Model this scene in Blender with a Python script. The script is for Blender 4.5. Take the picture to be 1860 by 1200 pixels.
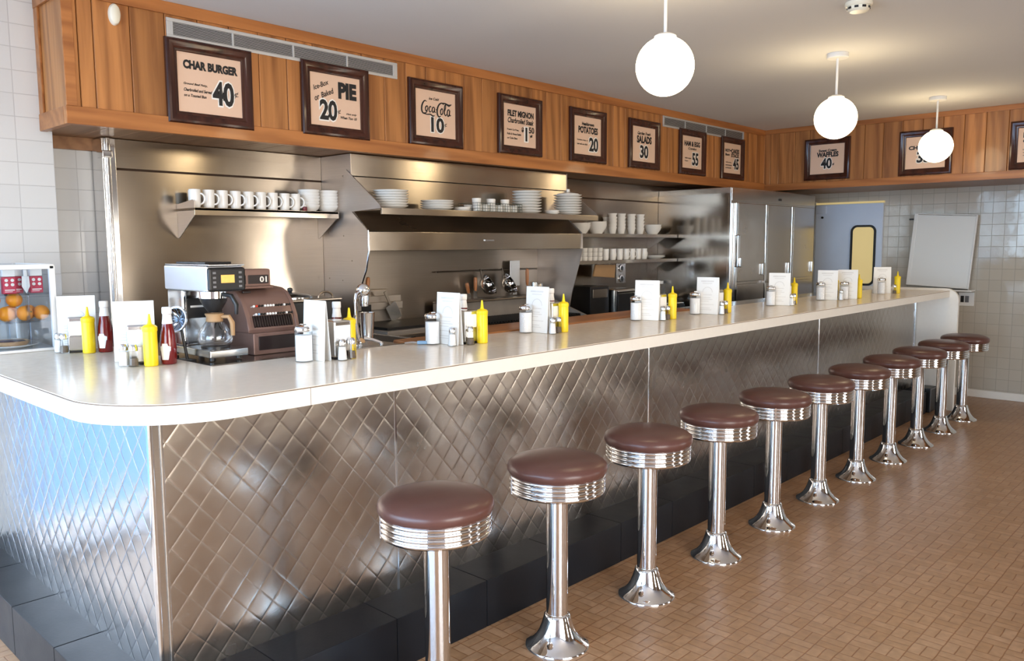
import bpy, bmesh, math, random
from mathutils import Vector, Matrix

for o in list(bpy.data.objects):
    bpy.data.objects.remove(o)
scene = bpy.context.scene
COL = scene.collection
PI = math.pi
random.seed(7)

# ------------------------------------------------------------------ camera, world, exposure
F_PX, PITCH, YAW, ROLL = 1472.3, math.radians(-5.988), math.radians(43.289), math.radians(-0.3085)
cam = bpy.data.cameras.new('camera')
cam.sensor_width = 36.0
cam.sensor_fit = 'HORIZONTAL'
cam.lens = F_PX / 1860 * 36
cam.clip_start = 0.05
cam_o = bpy.data.objects.new('camera', cam)
COL.objects.link(cam_o)
_f = Vector((-math.sin(YAW) * math.cos(PITCH), math.cos(YAW) * math.cos(PITCH), math.sin(PITCH)))
_r0 = Vector((math.cos(YAW), math.sin(YAW), 0))
_u0 = _r0.cross(_f)
_r = _r0 * math.cos(ROLL) + _u0 * math.sin(ROLL)
_u = -_r0 * math.sin(ROLL) + _u0 * math.cos(ROLL)
_m = Matrix((_r, _u, -_f)).transposed().to_4x4()
_m.translation = Vector((1.9312, -1.6854, 1.5366))
cam_o.matrix_world = _m
scene.camera = cam_o

scene.view_settings.view_transform = 'Standard'
scene.view_settings.look = 'None'
scene.view_settings.gamma = 1.0
scene.view_settings.use_curve_mapping = False
scene.view_settings.exposure = 0.70

SKY, HORIZON, GROUND = (0.36, 0.62, 1.0), (0.58, 0.79, 1.0), (0.24, 0.36, 0.56)        # open sky before the front windows
WARM_SKY, WARM_HORIZON, WARM_GROUND = (0.80, 0.88, 1.0), (1.10, 1.0, 0.88), (0.62, 0.54, 0.45)   # sunlit street to the right
SHADE_SKY, SHADE_GROUND, SHADE_HIGH = (0.050, 0.098, 0.185), (0.040, 0.085, 0.175), (0.55, 0.62, 0.72)     # the shaded street beyond the left windows
SKY_STRENGTH = 9.0
world = bpy.data.worlds.new('daylight')
scene.world = world
world.use_nodes = True
wn, wl = world.node_tree.nodes, world.node_tree.links
wn.clear()
w_out = wn.new('ShaderNodeOutputWorld')
w_bg = wn.new('ShaderNodeBackground')
w_bg.inputs['Strength'].default_value = SKY_STRENGTH
w_tc = wn.new('ShaderNodeTexCoord')
w_sep = wn.new('ShaderNodeSeparateXYZ')
w_ramp = wn.new('ShaderNodeValToRGB')
w_map = wn.new('ShaderNodeMapRange')
w_map.inputs['From Min'].default_value = -1
w_map.inputs['From Max'].default_value = 1
els = w_ramp.color_ramp.elements
els[0].position = 0.46
els[0].color = (*GROUND, 1)
els[1].position = 0.49
els[1].color = (*HORIZON, 1)
e = els.new(0.75)
e.color = (*SKY, 1)
w_ramp2 = wn.new('ShaderNodeValToRGB')
els2 = w_ramp2.color_ramp.elements
els2[0].position = 0.44
els2[0].color = (*SHADE_GROUND, 1)
els2[1].position = 0.52
els2[1].color = (*SHADE_SKY, 1)
e = els2.new(0.60)
e.color = (*SHADE_HIGH, 1)
w_side = wn.new('ShaderNodeMapRange')
w_side.inputs['From Min'].default_value = -0.45
w_side.inputs['From Max'].default_value = -0.85
w_mix = wn.new('ShaderNodeMix')
w_mix.data_type = 'RGBA'
wl.new(w_tc.outputs['Generated'], w_sep.inputs[0])
wl.new(w_sep.outputs['Z'], w_map.inputs['Value'])
wl.new(w_sep.outputs['X'], w_side.inputs['Value'])
wl.new(w_map.outputs[0], w_ramp.inputs[0])
wl.new(w_map.outputs[0], w_ramp2.inputs[0])
wl.new(w_side.outputs[0], w_mix.inputs['Factor'])
wl.new(w_ramp.outputs[0], w_mix.inputs[6])
wl.new(w_ramp2.outputs[0], w_mix.inputs[7])
w_ramp3 = wn.new('ShaderNodeValToRGB')
els3 = w_ramp3.color_ramp.elements
els3[0].position = 0.46
els3[0].color = (*WARM_GROUND, 1)
els3[1].position = 0.49
els3[1].color = (*WARM_HORIZON, 1)
e = els3.new(0.75)
e.color = (*WARM_SKY, 1)
w_side2 = wn.new('ShaderNodeMapRange')
w_side2.inputs['From Min'].default_value = 0.35
w_side2.inputs['From Max'].default_value = 0.75
w_mix2 = wn.new('ShaderNodeMix')
w_mix2.data_type = 'RGBA'
wl.new(w_sep.outputs['X'], w_side2.inputs['Value'])
wl.new(w_map.outputs[0], w_ramp3.inputs[0])
wl.new(w_side2.outputs[0], w_mix2.inputs['Factor'])
wl.new(w_mix.outputs[2], w_mix2.inputs[6])
wl.new(w_ramp3.outputs[0], w_mix2.inputs[7])
wl.new(w_mix2.outputs[2], w_bg.inputs['Color'])
wl.new(w_bg.outputs[0], w_out.inputs[0])

GLOBE_WATTS_LOOK = 9.0        # emission strength of the glass globes
GLOBE_COLOUR = (1.0, 0.80, 0.50)


def portal(name, loc, rot, sx, sy):
    l = bpy.data.lights.new(name, 'AREA')
    l.shape = 'RECTANGLE'
    l.size, l.size_y = sx, sy
    l.cycles.is_portal = True
    o = bpy.data.objects.new(name, l)
    COL.objects.link(o)
    o.location = loc
    o.rotation_euler = rot
    return o


# room extents
XL, XR, YF, YB, ZC = -2.38, 4.2, -4.2, 7.35, 2.705
portal('window_light', (XL - 0.10, -2.55, 1.32), (0, -PI / 2, 0), 2.52, 3.3)
portal('window_light', (0.11, YF - 0.02, 1.38), (PI / 2, 0, 0), 4.9, 2.5)
portal('window_light', (XR + 0.02, -0.65, 1.45), (0, PI / 2, 0), 2.4, 2.45)
portal('window_light', (XR + 0.02, 2.35, 1.03), (0, PI / 2, 0), 1.45, 0.4)
portal('window_light', (XR + 0.02, 5.05, 1.25), (0, PI / 2, 0), 1.9, 1.1)

# ------------------------------------------------------------------ materials


def mk(name, col=(0.5, 0.5, 0.5), rough=0.5, metal=0.0, spec=0.5, coat=0.0, trans=0.0, ior=1.45, emit=None, estr=0.0):
    m = bpy.data.materials.new(name)
    m.use_nodes = True
    b = m.node_tree.nodes['Principled BSDF']
    b.inputs['Base Color'].default_value = (*col, 1)
    b.inputs['Roughness'].default_value = rough
    b.inputs['Metallic'].default_value = metal
    b.inputs['Specular IOR Level'].default_value = spec
    b.inputs['Coat Weight'].default_value = coat
    b.inputs['Coat Roughness'].default_value = 0.08
    b.inputs['Transmission Weight'].default_value = trans
    b.inputs['IOR'].default_value = ior
    if emit:
        b.inputs['Emission Color'].default_value = (*emit, 1)
        b.inputs['Emission Strength'].default_value = estr
    return m


def nodes(m):
    return m.node_tree.nodes, m.node_tree.links, m.node_tree.nodes['Principled BSDF']


def N(n, kind, **kw):
    x = n.new(kind)
    for k, v in kw.items():
        setattr(x, k, v)
    return x


def math_node(n, l, op, a, b=None, c=None):
    x = n.new('ShaderNodeMath')
    x.operation = op
    for i, v in enumerate((a, b, c)):
        if v is None:
            continue
        if isinstance(v, (int, float)):
            x.inputs[i].default_value = v
        else:
            l.new(v, x.inputs[i])
    return x.outputs[0]


def mix_rgb(n, l, fac, a, b, blend='MIX'):
    x = n.new('ShaderNodeMix')
    x.data_type = 'RGBA'
    x.blend_type = blend
    for sock, v in ((x.inputs['Factor'], fac), (x.inputs[6], a), (x.inputs[7], b)):
        if isinstance(v, (int, float)):
            sock.default_value = v
        elif isinstance(v, tuple):
            sock.default_value = (*v, 1)
        else:
            l.new(v, sock)
    return x.outputs[2]


def noise_mottle(m, scale=6.0, amount=0.15, detail=4.0, stretch=(1, 1, 1), rough_amt=0.0, bump=0.0, bump_scale=None):
    """Gives a plain material gentle procedural variation of colour, gloss and surface."""
    n, l, b = nodes(m)
    tc = n.new('ShaderNodeTexCoord')
    mp = n.new('ShaderNodeMapping')
    mp.inputs['Scale'].default_value = stretch
    l.new(tc.outputs['Object'], mp.inputs[0])
    nz = n.new('ShaderNodeTexNoise')
    nz.inputs['Scale'].default_value = scale
    nz.inputs['Detail'].default_value = detail
    l.new(mp.outputs[0], nz.inputs['Vector'])
    base = tuple(b.inputs['Base Color'].default_value)[:3]
    lo = tuple(c * (1 - amount) for c in base)
    hi = tuple(min(1, c * (1 + amount)) for c in base)
    out = mix_rgb(n, l, nz.outputs['Fac'], lo, hi)
    l.new(out, b.inputs['Base Color'])
    if rough_amt:
        r = b.inputs['Roughness'].default_value
        l.new(math_node(n, l, 'MULTIPLY_ADD', nz.outputs['Fac'], rough_amt, r - rough_amt / 2), b.inputs['Roughness'])
    if bump:
        nb = n.new('ShaderNodeTexNoise')
        nb.inputs['Scale'].default_value = bump_scale or scale * 8
        l.new(mp.outputs[0], nb.inputs['Vector'])
        bp = n.new('ShaderNodeBump')
        bp.inputs['Strength'].default_value = bump
        bp.inputs['Distance'].default_value = 0.002
        l.new(nb.outputs['Fac'], bp.inputs['Height'])
        l.new(bp.outputs[0], b.inputs['Normal'])
    return m


def tile_material(name, plane, col, mortar, tw, th, off=(0, 0), gap=0.004, rough=0.12, wav=0.25):
    """Glazed wall tile laid in straight courses; plane 'x' (wall along Y) or 'y' (wall along X)."""
    m = mk(name, col, rough, spec=0.6)
    n, l, b = nodes(m)
    tc = n.new('ShaderNodeTexCoord')
    sp = n.new('ShaderNodeSeparateXYZ')
    l.new(tc.outputs['Object'], sp.inputs[0])
    cb = n.new('ShaderNodeCombineXYZ')
    l.new(math_node(n, l, 'ADD', sp.outputs['Y' if plane == 'x' else 'X'], off[0] + 20 * tw), cb.inputs[0])
    l.new(math_node(n, l, 'ADD', sp.outputs['Z'], off[1] + 20 * th), cb.inputs[1])
    br = n.new('ShaderNodeTexBrick')
    br.offset = 0.0
    br.inputs['Scale'].default_value = 1.0
    br.inputs['Brick Width'].default_value = tw
    br.inputs['Row Height'].default_value = th
    br.inputs['Mortar Size'].default_value = gap / 2
    br.inputs['Mortar Smooth'].default_value = 0.2
    br.inputs['Color1'].default_value = (*col, 1)
    br.inputs['Color2'].default_value = (*[c * 0.93 for c in col], 1)
    br.inputs['Mortar'].default_value = (*mortar, 1)
    l.new(cb.outputs[0], br.inputs['Vector'])
    l.new(br.outputs['Color'], b.inputs['Base Color'])
    nz = n.new('ShaderNodeTexNoise')
    nz.inputs['Scale'].default_value = 9.0
    l.new(tc.outputs['Object'], nz.inputs['Vector'])
    hgt = math_node(n, l, 'SUBTRACT', math_node(n, l, 'MULTIPLY', nz.outputs['Fac'], wav), br.outputs['Fac'])
    bp = n.new('ShaderNodeBump')
    bp.inputs['Strength'].default_value = 0.5
    bp.inputs['Distance'].default_value = 0.004
    l.new(hgt, bp.inputs['Height'])
    l.new(bp.outputs[0], b.inputs['Normal'])
    l.new(math_node(n, l, 'MULTIPLY_ADD', br.outputs['Fac'], 0.5, rough), b.inputs['Roughness'])
    return m


def wood_material(name, col, dark, axis='Z', rough=0.38):
    m = mk(name, col, rough, spec=0.4, coat=0.15)
    n, l, b = nodes(m)
    tc = n.new('ShaderNodeTexCoord')
    geo = n.new('ShaderNodeNewGeometry')
    mp = n.new('ShaderNodeMapping')
    st = {'X': (1.6, 26, 26), 'Y': (26, 1.6, 26), 'Z': (26, 26, 1.6)}[axis]
    mp.inputs['Scale'].default_value = st
    l.new(tc.outputs['Object'], mp.inputs[0])
    off = n.new('ShaderNodeVectorMath')
    off.operation = 'ADD'
    cb = n.new('ShaderNodeCombineXYZ')
    r9 = math_node(n, l, 'MULTIPLY', geo.outputs['Random Per Island'], 40.0)
    for i in range(3):
        l.new(r9, cb.inputs[i])
    l.new(mp.outputs[0], off.inputs[0])
    l.new(cb.outputs[0], off.inputs[1])
    nz = n.new('ShaderNodeTexNoise')
    nz.inputs['Scale'].default_value = 1.0
    nz.inputs['Detail'].default_value = 6.0
    nz.inputs['Distortion'].default_value = 1.2
    l.new(off.outputs[0], nz.inputs['Vector'])
    wv = n.new('ShaderNodeTexWave')
    wv.inputs['Scale'].default_value = 0.22
    wv.inputs['Distortion'].default_value = 9.0
    wv.inputs['Detail'].default_value = 3.0
    wv.bands_direction = 'DIAGONAL'
    l.new(off.outputs[0], wv.inputs['Vector'])
    g = math_node(n, l, 'MULTIPLY_ADD', wv.outputs['Fac'], 0.35, math_node(n, l, 'MULTIPLY', nz.outputs['Fac'], 0.75))
    rp = n.new('ShaderNodeValToRGB')
    rp.color_ramp.elements[0].position = 0.25
    rp.color_ramp.elements[0].color = (*dark, 1)
    rp.color_ramp.elements[1].position = 0.72
    rp.color_ramp.elements[1].color = (*col, 1)
    l.new(g, rp.inputs[0])
    tone = math_node(n, l, 'MULTIPLY_ADD', geo.outputs['Random Per Island'], 0.34, 0.83)
    hs = n.new('ShaderNodeHueSaturation')
    l.new(rp.outputs[0], hs.inputs['Color'])
    l.new(tone, hs.inputs['Value'])
    l.new(hs.outputs[0], b.inputs['Base Color'])
    bp = n.new('ShaderNodeBump')
    bp.inputs['Strength'].default_value = 0.12
    bp.inputs['Distance'].default_value = 0.001
    l.new(nz.outputs['Fac'], bp.inputs['Height'])
    l.new(bp.outputs[0], b.inputs['Normal'])
    return m


def steel_material(name, col=(0.60, 0.58, 0.56), rough=0.22, grain='H', aniso=0.6, bump=0.03):
    """Brushed stainless steel: fine grain lines plus slow smudges in the gloss."""
    m = mk(name, col, rough, metal=1.0)
    n, l, b = nodes(m)
    uv = n.new('ShaderNodeUVMap')
    uv.uv_map = 'UVMap'
    mp = n.new('ShaderNodeMapping')
    mp.inputs['Scale'].default_value = (3, 260, 1) if grain == 'H' else (260, 3, 1)
    l.new(uv.outputs[0], mp.inputs[0])
    nz = n.new('ShaderNodeTexNoise')
    nz.inputs['Scale'].default_value = 1.0
    nz.inputs['Detail'].default_value = 3.0
    l.new(mp.outputs[0], nz.inputs['Vector'])
    sm = n.new('ShaderNodeTexNoise')
    sm.inputs['Scale'].default_value = 4.0
    sm.inputs['Detail'].default_value = 4.0
    tc = n.new('ShaderNodeTexCoord')
    l.new(tc.outputs['Object'], sm.inputs['Vector'])
    r = math_node(n, l, 'MULTIPLY_ADD', sm.outputs['Fac'], rough * 0.8, rough * 0.6)
    l.new(r, b.inputs['Roughness'])
    c = mix_rgb(n, l, nz.outputs['Fac'], tuple(x * 0.86 for x in col), tuple(min(1, x * 1.1) for x in col))
    l.new(c, b.inputs['Base Color'])
    if aniso:
        tg = n.new('ShaderNodeTangent')
        tg.direction_type = 'UV_MAP'
        tg.uv_map = 'UVMap'
        l.new(tg.outputs[0], b.inputs['Tangent'])
        b.inputs['Anisotropic'].default_value = aniso
        b.inputs['Anisotropic Rotation'].default_value = 0.25 if grain == 'H' else 0.0
    if bump:
        wv = n.new('ShaderNodeTexNoise')
        wv.inputs['Scale'].default_value = 1.7
        wv.inputs['Detail'].default_value = 1.0
        l.new(tc.outputs['Object'], wv.inputs['Vector'])
        bp = n.new('ShaderNodeBump')
        bp.inputs['Strength'].default_value = bump
        bp.inputs['Distance'].default_value = 0.03
        l.new(wv.outputs['Fac'], bp.inputs['Height'])
        l.new(bp.outputs[0], b.inputs['Normal'])
    return m


def quilted_material(name, plane, w=0.098, h=0.112, off=(0, 0), depth=0.005, col=(0.43, 0.39, 0.35)):
    """Diamond-embossed stainless sheet."""
    m = mk(name, col, 0.24, metal=1.0)
    n, l, b = nodes(m)
    tc = n.new('ShaderNodeTexCoord')
    sp = n.new('ShaderNodeSeparateXYZ')
    l.new(tc.outputs['Object'], sp.inputs[0])
    nz0 = n.new('ShaderNodeTexNoise')
    nz0.inputs['Scale'].default_value = 5.0
    l.new(tc.outputs['Object'], nz0.inputs['Vector'])
    u = math_node(n, l, 'DIVIDE', sp.outputs['Y' if plane == 'x' else 'X'], w)
    u = math_node(n, l, 'ADD', u, off[0])
    v = math_node(n, l, 'DIVIDE', sp.outputs['Z'], h)
    v = math_node(n, l, 'MULTIPLY_ADD', nz0.outputs['Fac'], 0.10, v)
    a = math_node(n, l, 'ADD', u, v)
    c = math_node(n, l, 'SUBTRACT', u, v)

    def ridge(t):
        f = math_node(n, l, 'FRACT', t)
        f = math_node(n, l, 'SUBTRACT', f, 0.5)
        return math_node(n, l, 'ABSOLUTE', f)          # 0.5 on a crease, 0 mid-diamond
    ra, rc = ridge(a), ridge(c)

    def crease(r):                                    # sharp ridge close to the crease line
        x = math_node(n, l, 'SUBTRACT', r, 0.40)
        x = math_node(n, l, 'MAXIMUM', x, 0.0)
        x = math_node(n, l, 'MULTIPLY', x, 10.0)
        return math_node(n, l, 'POWER', x, 1.6)
    cr = math_node(n, l, 'MAXIMUM', crease(ra), crease(rc))
    pa = math_node(n, l, 'MULTIPLY', ra, ra)
    pc = math_node(n, l, 'MULTIPLY', rc, rc)
    pil = math_node(n, l, 'ADD', pa, pc)
    hgt = math_node(n, l, 'MULTIPLY_ADD', cr, -0.07, math_node(n, l, 'MULTIPLY', pil, -0.26))
    sm = n.new('ShaderNodeTexNoise')
    sm.inputs['Scale'].default_value = 7.0
    sm.inputs['Detail'].default_value = 2.0
    l.new(tc.outputs['Object'], sm.inputs['Vector'])
    hgt = math_node(n, l, 'MULTIPLY_ADD', sm.outputs['Fac'], 0.6, hgt)
    bp = n.new('ShaderNodeBump')
    bp.inputs['Strength'].default_value = 1.0
    bp.inputs['Distance'].default_value = depth
    l.new(hgt, bp.inputs['Height'])
    l.new(bp.outputs[0], b.inputs['Normal'])
    l.new(math_node(n, l, 'MULTIPLY_ADD', sm.outputs['Fac'], 0.12, 0.19), b.inputs['Roughness'])
    return m


def floor_material():
    m = mk('basketweave_floor', (0.3, 0.2, 0.13), 0.32, spec=0.5)
    n, l, b = nodes(m)
    tc = n.new('ShaderNodeTexCoord')
    CELL = 0.092
    wob = n.new('ShaderNodeTexNoise')
    wob.inputs['Scale'].default_value = 9.0
    wob.inputs['Detail'].default_value = 2.0
    l.new(tc.outputs['Object'], wob.inputs['Vector'])
    wv = n.new('ShaderNodeVectorMath')
    wv.operation = 'MULTIPLY_ADD'
    l.new(wob.outputs['Color'], wv.inputs[0])
    wv.inputs[1].default_value = (0.010, 0.010, 0.0)
    l.new(tc.outputs['Object'], wv.inputs[2])

    def brick(rot):
        mp = n.new('ShaderNodeMapping')
        mp.inputs['Rotation'].default_value = (0, 0, rot)
        mp.inputs['Location'].default_value = (CELL * 100, CELL * 100, 0)
        l.new(wv.outputs[0], mp.inputs[0])
        br = n.new('ShaderNodeTexBrick')
        br.offset = 0.0
        br.inputs['Scale'].default_value = 1.0
        br.inputs['Brick Width'].default_value = CELL
        br.inputs['Row Height'].default_value = CELL / 2
        br.inputs['Mortar Size'].default_value = 0.0035
        br.inputs['Mortar Smooth'].default_value = 0.9
        br.inputs['Color1'].default_value = (0.42, 0.25, 0.14, 1)
        br.inputs['Color2'].default_value = (0.36, 0.20, 0.10, 1)
        br.inputs['Mortar'].default_value = (0.24, 0.095, 0.030, 1)
        l.new(mp.outputs[0], br.inputs['Vector'])
        return br
    b1, b2 = brick(0), brick(PI / 2)
    mpc = n.new('ShaderNodeMapping')
    mpc.inputs['Location'].default_value = (CELL * 100, CELL * 100, 0.25 * CELL)
    l.new(wv.outputs[0], mpc.inputs[0])
    ch = n.new('ShaderNodeTexChecker')
    ch.inputs['Scale'].default_value = 1 / CELL
    l.new(mpc.outputs[0], ch.inputs['Vector'])
    colr = mix_rgb(n, l, ch.outputs['Fac'], b1.outputs['Color'], b2.outputs['Color'])
    fm = n.new('ShaderNodeMix')
    l.new(ch.outputs['Fac'], fm.inputs[0])
    l.new(b1.outputs['Fac'], fm.inputs[2])
    l.new(b2.outputs['Fac'], fm.inputs[3])
    nz = n.new('ShaderNodeTexNoise')
    nz.inputs['Scale'].default_value = 28.0
    nz.inputs['Detail'].default_value = 5.0
    l.new(tc.outputs['Object'], nz.inputs['Vector'])
    nb = n.new('ShaderNodeTexNoise')
    nb.inputs['Scale'].default_value = 1.3
    l.new(tc.outputs['Object'], nb.inputs['Vector'])
    c2 = mix_rgb(n, l, nz.outputs['Fac'], (0.62, 0.56, 0.50), (1.30, 1.30, 1.30))
    colr = mix_rgb(n, l, 1.0, colr, c2, 'MULTIPLY')
    c3 = mix_rgb(n, l, nb.outputs['Fac'], (0.85, 0.85, 0.85), (1.12, 1.12, 1.12))
    colr = mix_rgb(n, l, 1.0, colr, c3, 'MULTIPLY')
    l.new(colr, b.inputs['Base Color'])
    bp = n.new('ShaderNodeBump')
    bp.inputs['Strength'].default_value = 0.35
    bp.inputs['Distance'].default_value = 0.002
    l.new(math_node(n, l, 'MULTIPLY_ADD', nz.outputs['Fac'], 0.5, math_node(n, l, 'MULTIPLY', fm.outputs[0], -1.0)), bp.inputs['Height'])
    l.new(bp.outputs[0], b.inputs['Normal'])
    l.new(math_node(n, l, 'MULTIPLY_ADD', nz.outputs['Fac'], 0.18, 0.26), b.inputs['Roughness'])
    return m


def thin_clear(name, tint=(0.94, 0.97, 1.0), refl=0.09, rough=0.02):
    """Clear acrylic or glass sheet seen as transparency plus a surface reflection."""
    m = bpy.data.materials.new(name)
    m.use_nodes = True
    n, l = m.node_tree.nodes, m.node_tree.links
    n.clear()
    out = n.new('ShaderNodeOutputMaterial')
    t = n.new('ShaderNodeBsdfTransparent')
    t.inputs[0].default_value = (*tint, 1)
    g = n.new('ShaderNodeBsdfGlossy')
    g.inputs['Roughness'].default_value = rough
    lw = n.new('ShaderNodeLayerWeight')
    lw.inputs[0].default_value = 0.30
    f = math_node(n, l, 'MULTIPLY_ADD', lw.outputs['Fresnel'], 0.45, refl)
    mx = n.new('ShaderNodeMixShader')
    l.new(f, mx.inputs[0])
    l.new(t.outputs[0], mx.inputs[1])
    l.new(g.outputs[0], mx.inputs[2])
    l.new(mx.outputs[0], out.inputs[0])
    return m


M = {}
M['ceiling'] = noise_mottle(mk('ceiling_paint', (0.70, 0.69, 0.67), 0.85, spec=0.2), 1.2, 0.03, bump=0.15, bump_scale=60)
M['floor'] = floor_material()
M['tile_left'] = tile_material('glazed_tile_left', 'x', (0.625, 0.63, 0.625), (0.45, 0.45, 0.45), 0.155, 0.105, (0.0, 0.06))
M['tile_back'] = tile_material('glazed_tile_back', 'y', (0.50, 0.445, 0.365), (0.33, 0.295, 0.24), 0.108, 0.1085, (0.015, 0.02), rough=0.07, wav=0.5)
M['plaster'] = noise_mottle(mk('painted_plaster', (0.62, 0.60, 0.56), 0.7), 2.0, 0.04, bump=0.1)
M['peach'] = noise_mottle(mk('peach_reflection_paint', (0.78, 0.66, 0.59), 0.7), 2.0, 0.03)  # pinkish paint for unseen walls, chosen to tint the steel reflections
M['brown_wall'] = noise_mottle(mk('brown_paint', (0.30, 0.19, 0.105), 0.6), 2.0, 0.06)
M['wood_v'] = wood_material('oak_planks', (0.46, 0.195, 0.060), (0.245, 0.092, 0.026), 'Z')
M['wood_y'] = wood_material('oak_rail', (0.45, 0.175, 0.05), (0.29, 0.10, 0.026), 'Y')
M['wood_x'] = wood_material('oak_rail_back', (0.45, 0.175, 0.05), (0.29, 0.10, 0.026), 'X')
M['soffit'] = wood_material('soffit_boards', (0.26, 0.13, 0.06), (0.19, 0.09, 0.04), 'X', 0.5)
M['board'] = wood_material('maple_cutting_board', (0.42, 0.17, 0.055), (0.28, 0.10, 0.03), 'Y', 0.4)
M['frame'] = wood_material('walnut_frame', (0.055, 0.016, 0.009), (0.025, 0.008, 0.005), 'Z', 0.22)
M['dark_gap'] = noise_mottle(mk('dark_groove', (0.035, 0.017, 0.008), 0.9), 8, 0.2)
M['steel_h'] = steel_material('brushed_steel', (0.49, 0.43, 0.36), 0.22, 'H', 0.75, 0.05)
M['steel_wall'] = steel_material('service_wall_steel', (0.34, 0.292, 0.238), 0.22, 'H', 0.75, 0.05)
M['steel_v'] = steel_material('polished_steel', (0.58, 0.57, 0.56), 0.13, 'H', 0.6, 0.08)
M['steel_dark'] = steel_material('dark_and_shaded_steel', (0.36, 0.31, 0.26), 0.32, 'H', 0.5, 0.015)  # dark steel parts; its colour also holds the shade under the hood
M['steel_sheet'] = steel_material('bent_steel_sheet', (0.66, 0.60, 0.56), 0.42, 'H', 0.0, 0.03)
M['steel'] = steel_material('plain_steel', (0.58, 0.57, 0.55), 0.2, 'H', 0.0, 0.0)
M['fridge'] = steel_material('fridge_steel', (0.58, 0.52, 0.46), 0.24, 'V', 0.5, 0.04)
M['quilt_x'] = quilted_material('quilted_steel', 'x', off=(0.13, 0))
M['quilt_y'] = quilted_material('quilted_steel_lit_end', 'y', off=(0.4, 0), depth=0.011, col=(0.54, 0.54, 0.54))  # same sheet as the front, its stronger light put into a brighter colour
M['chrome'] = noise_mottle(mk('chrome', (0.86, 0.86, 0.86), 0.05, metal=1.0), 12, 0.02)
M['chrome_soft'] = noise_mottle(mk('satin_chrome', (0.74, 0.74, 0.74), 0.14, metal=1.0), 20, 0.05)
M['satin'] = noise_mottle(mk('satin_steel', (0.78, 0.79, 0.80), 0.32, metal=1.0), 14, 0.03)
M['grey_chrome'] = noise_mottle(mk('grey_chrome', (0.30, 0.33, 0.38), 0.12, metal=1.0), 14, 0.1)
M['matte_steel'] = noise_mottle(mk('matte_steel', (0.40, 0.345, 0.29), 0.45, metal=0.45), 9, 0.18, rough_amt=0.15)  # lighter, less metallic steel; brightness put into the colour over dark reflections
M['alu'] = noise_mottle(mk('aluminium', (0.66, 0.67, 0.67), 0.35, metal=0.6), 15, 0.05)
M['laminate'] = noise_mottle(mk('cream_laminate', (0.92, 0.81, 0.67), 0.17, spec=0.4), 30, 0.03, rough_amt=0.05)
M['laminate_edge'] = noise_mottle(mk('cream_edge', (0.80, 0.75, 0.67), 0.35), 30, 0.03)
M['seam'] = noise_mottle(mk('laminate_seam', (0.20, 0.13, 0.08), 0.6), 30, 0.1)
M['kick'] = noise_mottle(mk('black_kick_tile', (0.007, 0.008, 0.0105), 0.42, spec=0.3), 9, 0.3, rough_amt=0.15, bump=0.1)
M['vinyl'] = noise_mottle(mk('brown_vinyl', (0.105, 0.044, 0.034), 0.30, spec=0.45), 40, 0.08, bump=0.08, bump_scale=260)
M['globe'] = noise_mottle(mk('opal_globe', (0.9, 0.88, 0.82), 0.2, emit=GLOBE_COLOUR, estr=GLOBE_WATTS_LOOK), 5, 0.02)
M['white_metal'] = noise_mottle(mk('white_enamel', (0.78, 0.77, 0.74), 0.3), 10, 0.03)
M['cream_plastic'] = noise_mottle(mk('cream_plastic', (0.80, 0.76, 0.62), 0.35), 10, 0.03)
M['paper'] = noise_mottle(mk('sign_paper', (0.74, 0.52, 0.385), 0.6), 3, 0.05)
M['ink'] = noise_mottle(mk('black_ink', (0.012, 0.012, 0.014), 0.5), 40, 0.3)
M['white_ink'] = noise_mottle(mk('white_ink', (0.88, 0.86, 0.82), 0.5), 40, 0.03)
M['grey_ink'] = noise_mottle(mk('grey_ink', (0.76, 0.73, 0.69), 0.7), 40, 0.1)
M['card'] = noise_mottle(mk('menu_card', (0.90, 0.88, 0.84), 0.6), 14, 0.03)
M['china'] = noise_mottle(mk('white_china', (0.80, 0.78, 0.74), 0.12, spec=0.5), 10, 0.02)
M['plate_rim'] = M['china']
M['mustard'] = noise_mottle(mk('mustard_plastic', (0.90, 0.66, 0.008), 0.35), 10, 0.04)
M['ketchup'] = noise_mottle(mk('ketchup_glass', (0.16, 0.008, 0.008), 0.10, coat=0.5), 10, 0.1)
M['cap_white'] = noise_mottle(mk('white_cap', (0.82, 0.81, 0.79), 0.4), 10, 0.03)
M['sugar'] = noise_mottle(mk('sugar', (0.88, 0.87, 0.86), 0.7), 120, 0.05)
M['pepper'] = noise_mottle(mk('ground_pepper', (0.17, 0.13, 0.10), 0.9), 200, 0.4)
M['clear'] = thin_clear('clear_acrylic', refl=0.02)
M['glass'] = thin_clear('clear_glass', (0.985, 0.99, 0.99), 0.01)
M['coffee_glass'] = thin_clear('carafe_glass', (0.88, 0.91, 0.94), 0.10)
M['napkin'] = noise_mottle(mk('napkin_paper', (0.85, 0.85, 0.86), 0.9), 60, 0.03)
M['black'] = noise_mottle(mk('black_plastic', (0.014, 0.013, 0.013), 0.35), 20, 0.3)
M['black_iron'] = noise_mottle(mk('black_iron', (0.022, 0.020, 0.018), 0.45, metal=0.3), 30, 0.4, bump=0.2)
M['mauve'] = noise_mottle(mk('mauve_enamel', (0.23, 0.140, 0.115), 0.34, metal=0.25), 8, 0.12, rough_amt=0.1)
M['mauve_dark'] = noise_mottle(mk('drawer_black', (0.02, 0.012, 0.012), 0.35), 8, 0.2)
M['wood_handle'] = wood_material('turned_wood', (0.48, 0.20, 0.08), (0.33, 0.12, 0.04), 'Z', 0.4)
M['tan'] = noise_mottle(mk('tan_board', (0.42, 0.25, 0.12), 0.6), 10, 0.1)
M['orange'] = noise_mottle(mk('orange_peel', (0.85, 0.30, 0.012), 0.4), 30, 0.12, bump=0.4, bump_scale=400)
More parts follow.
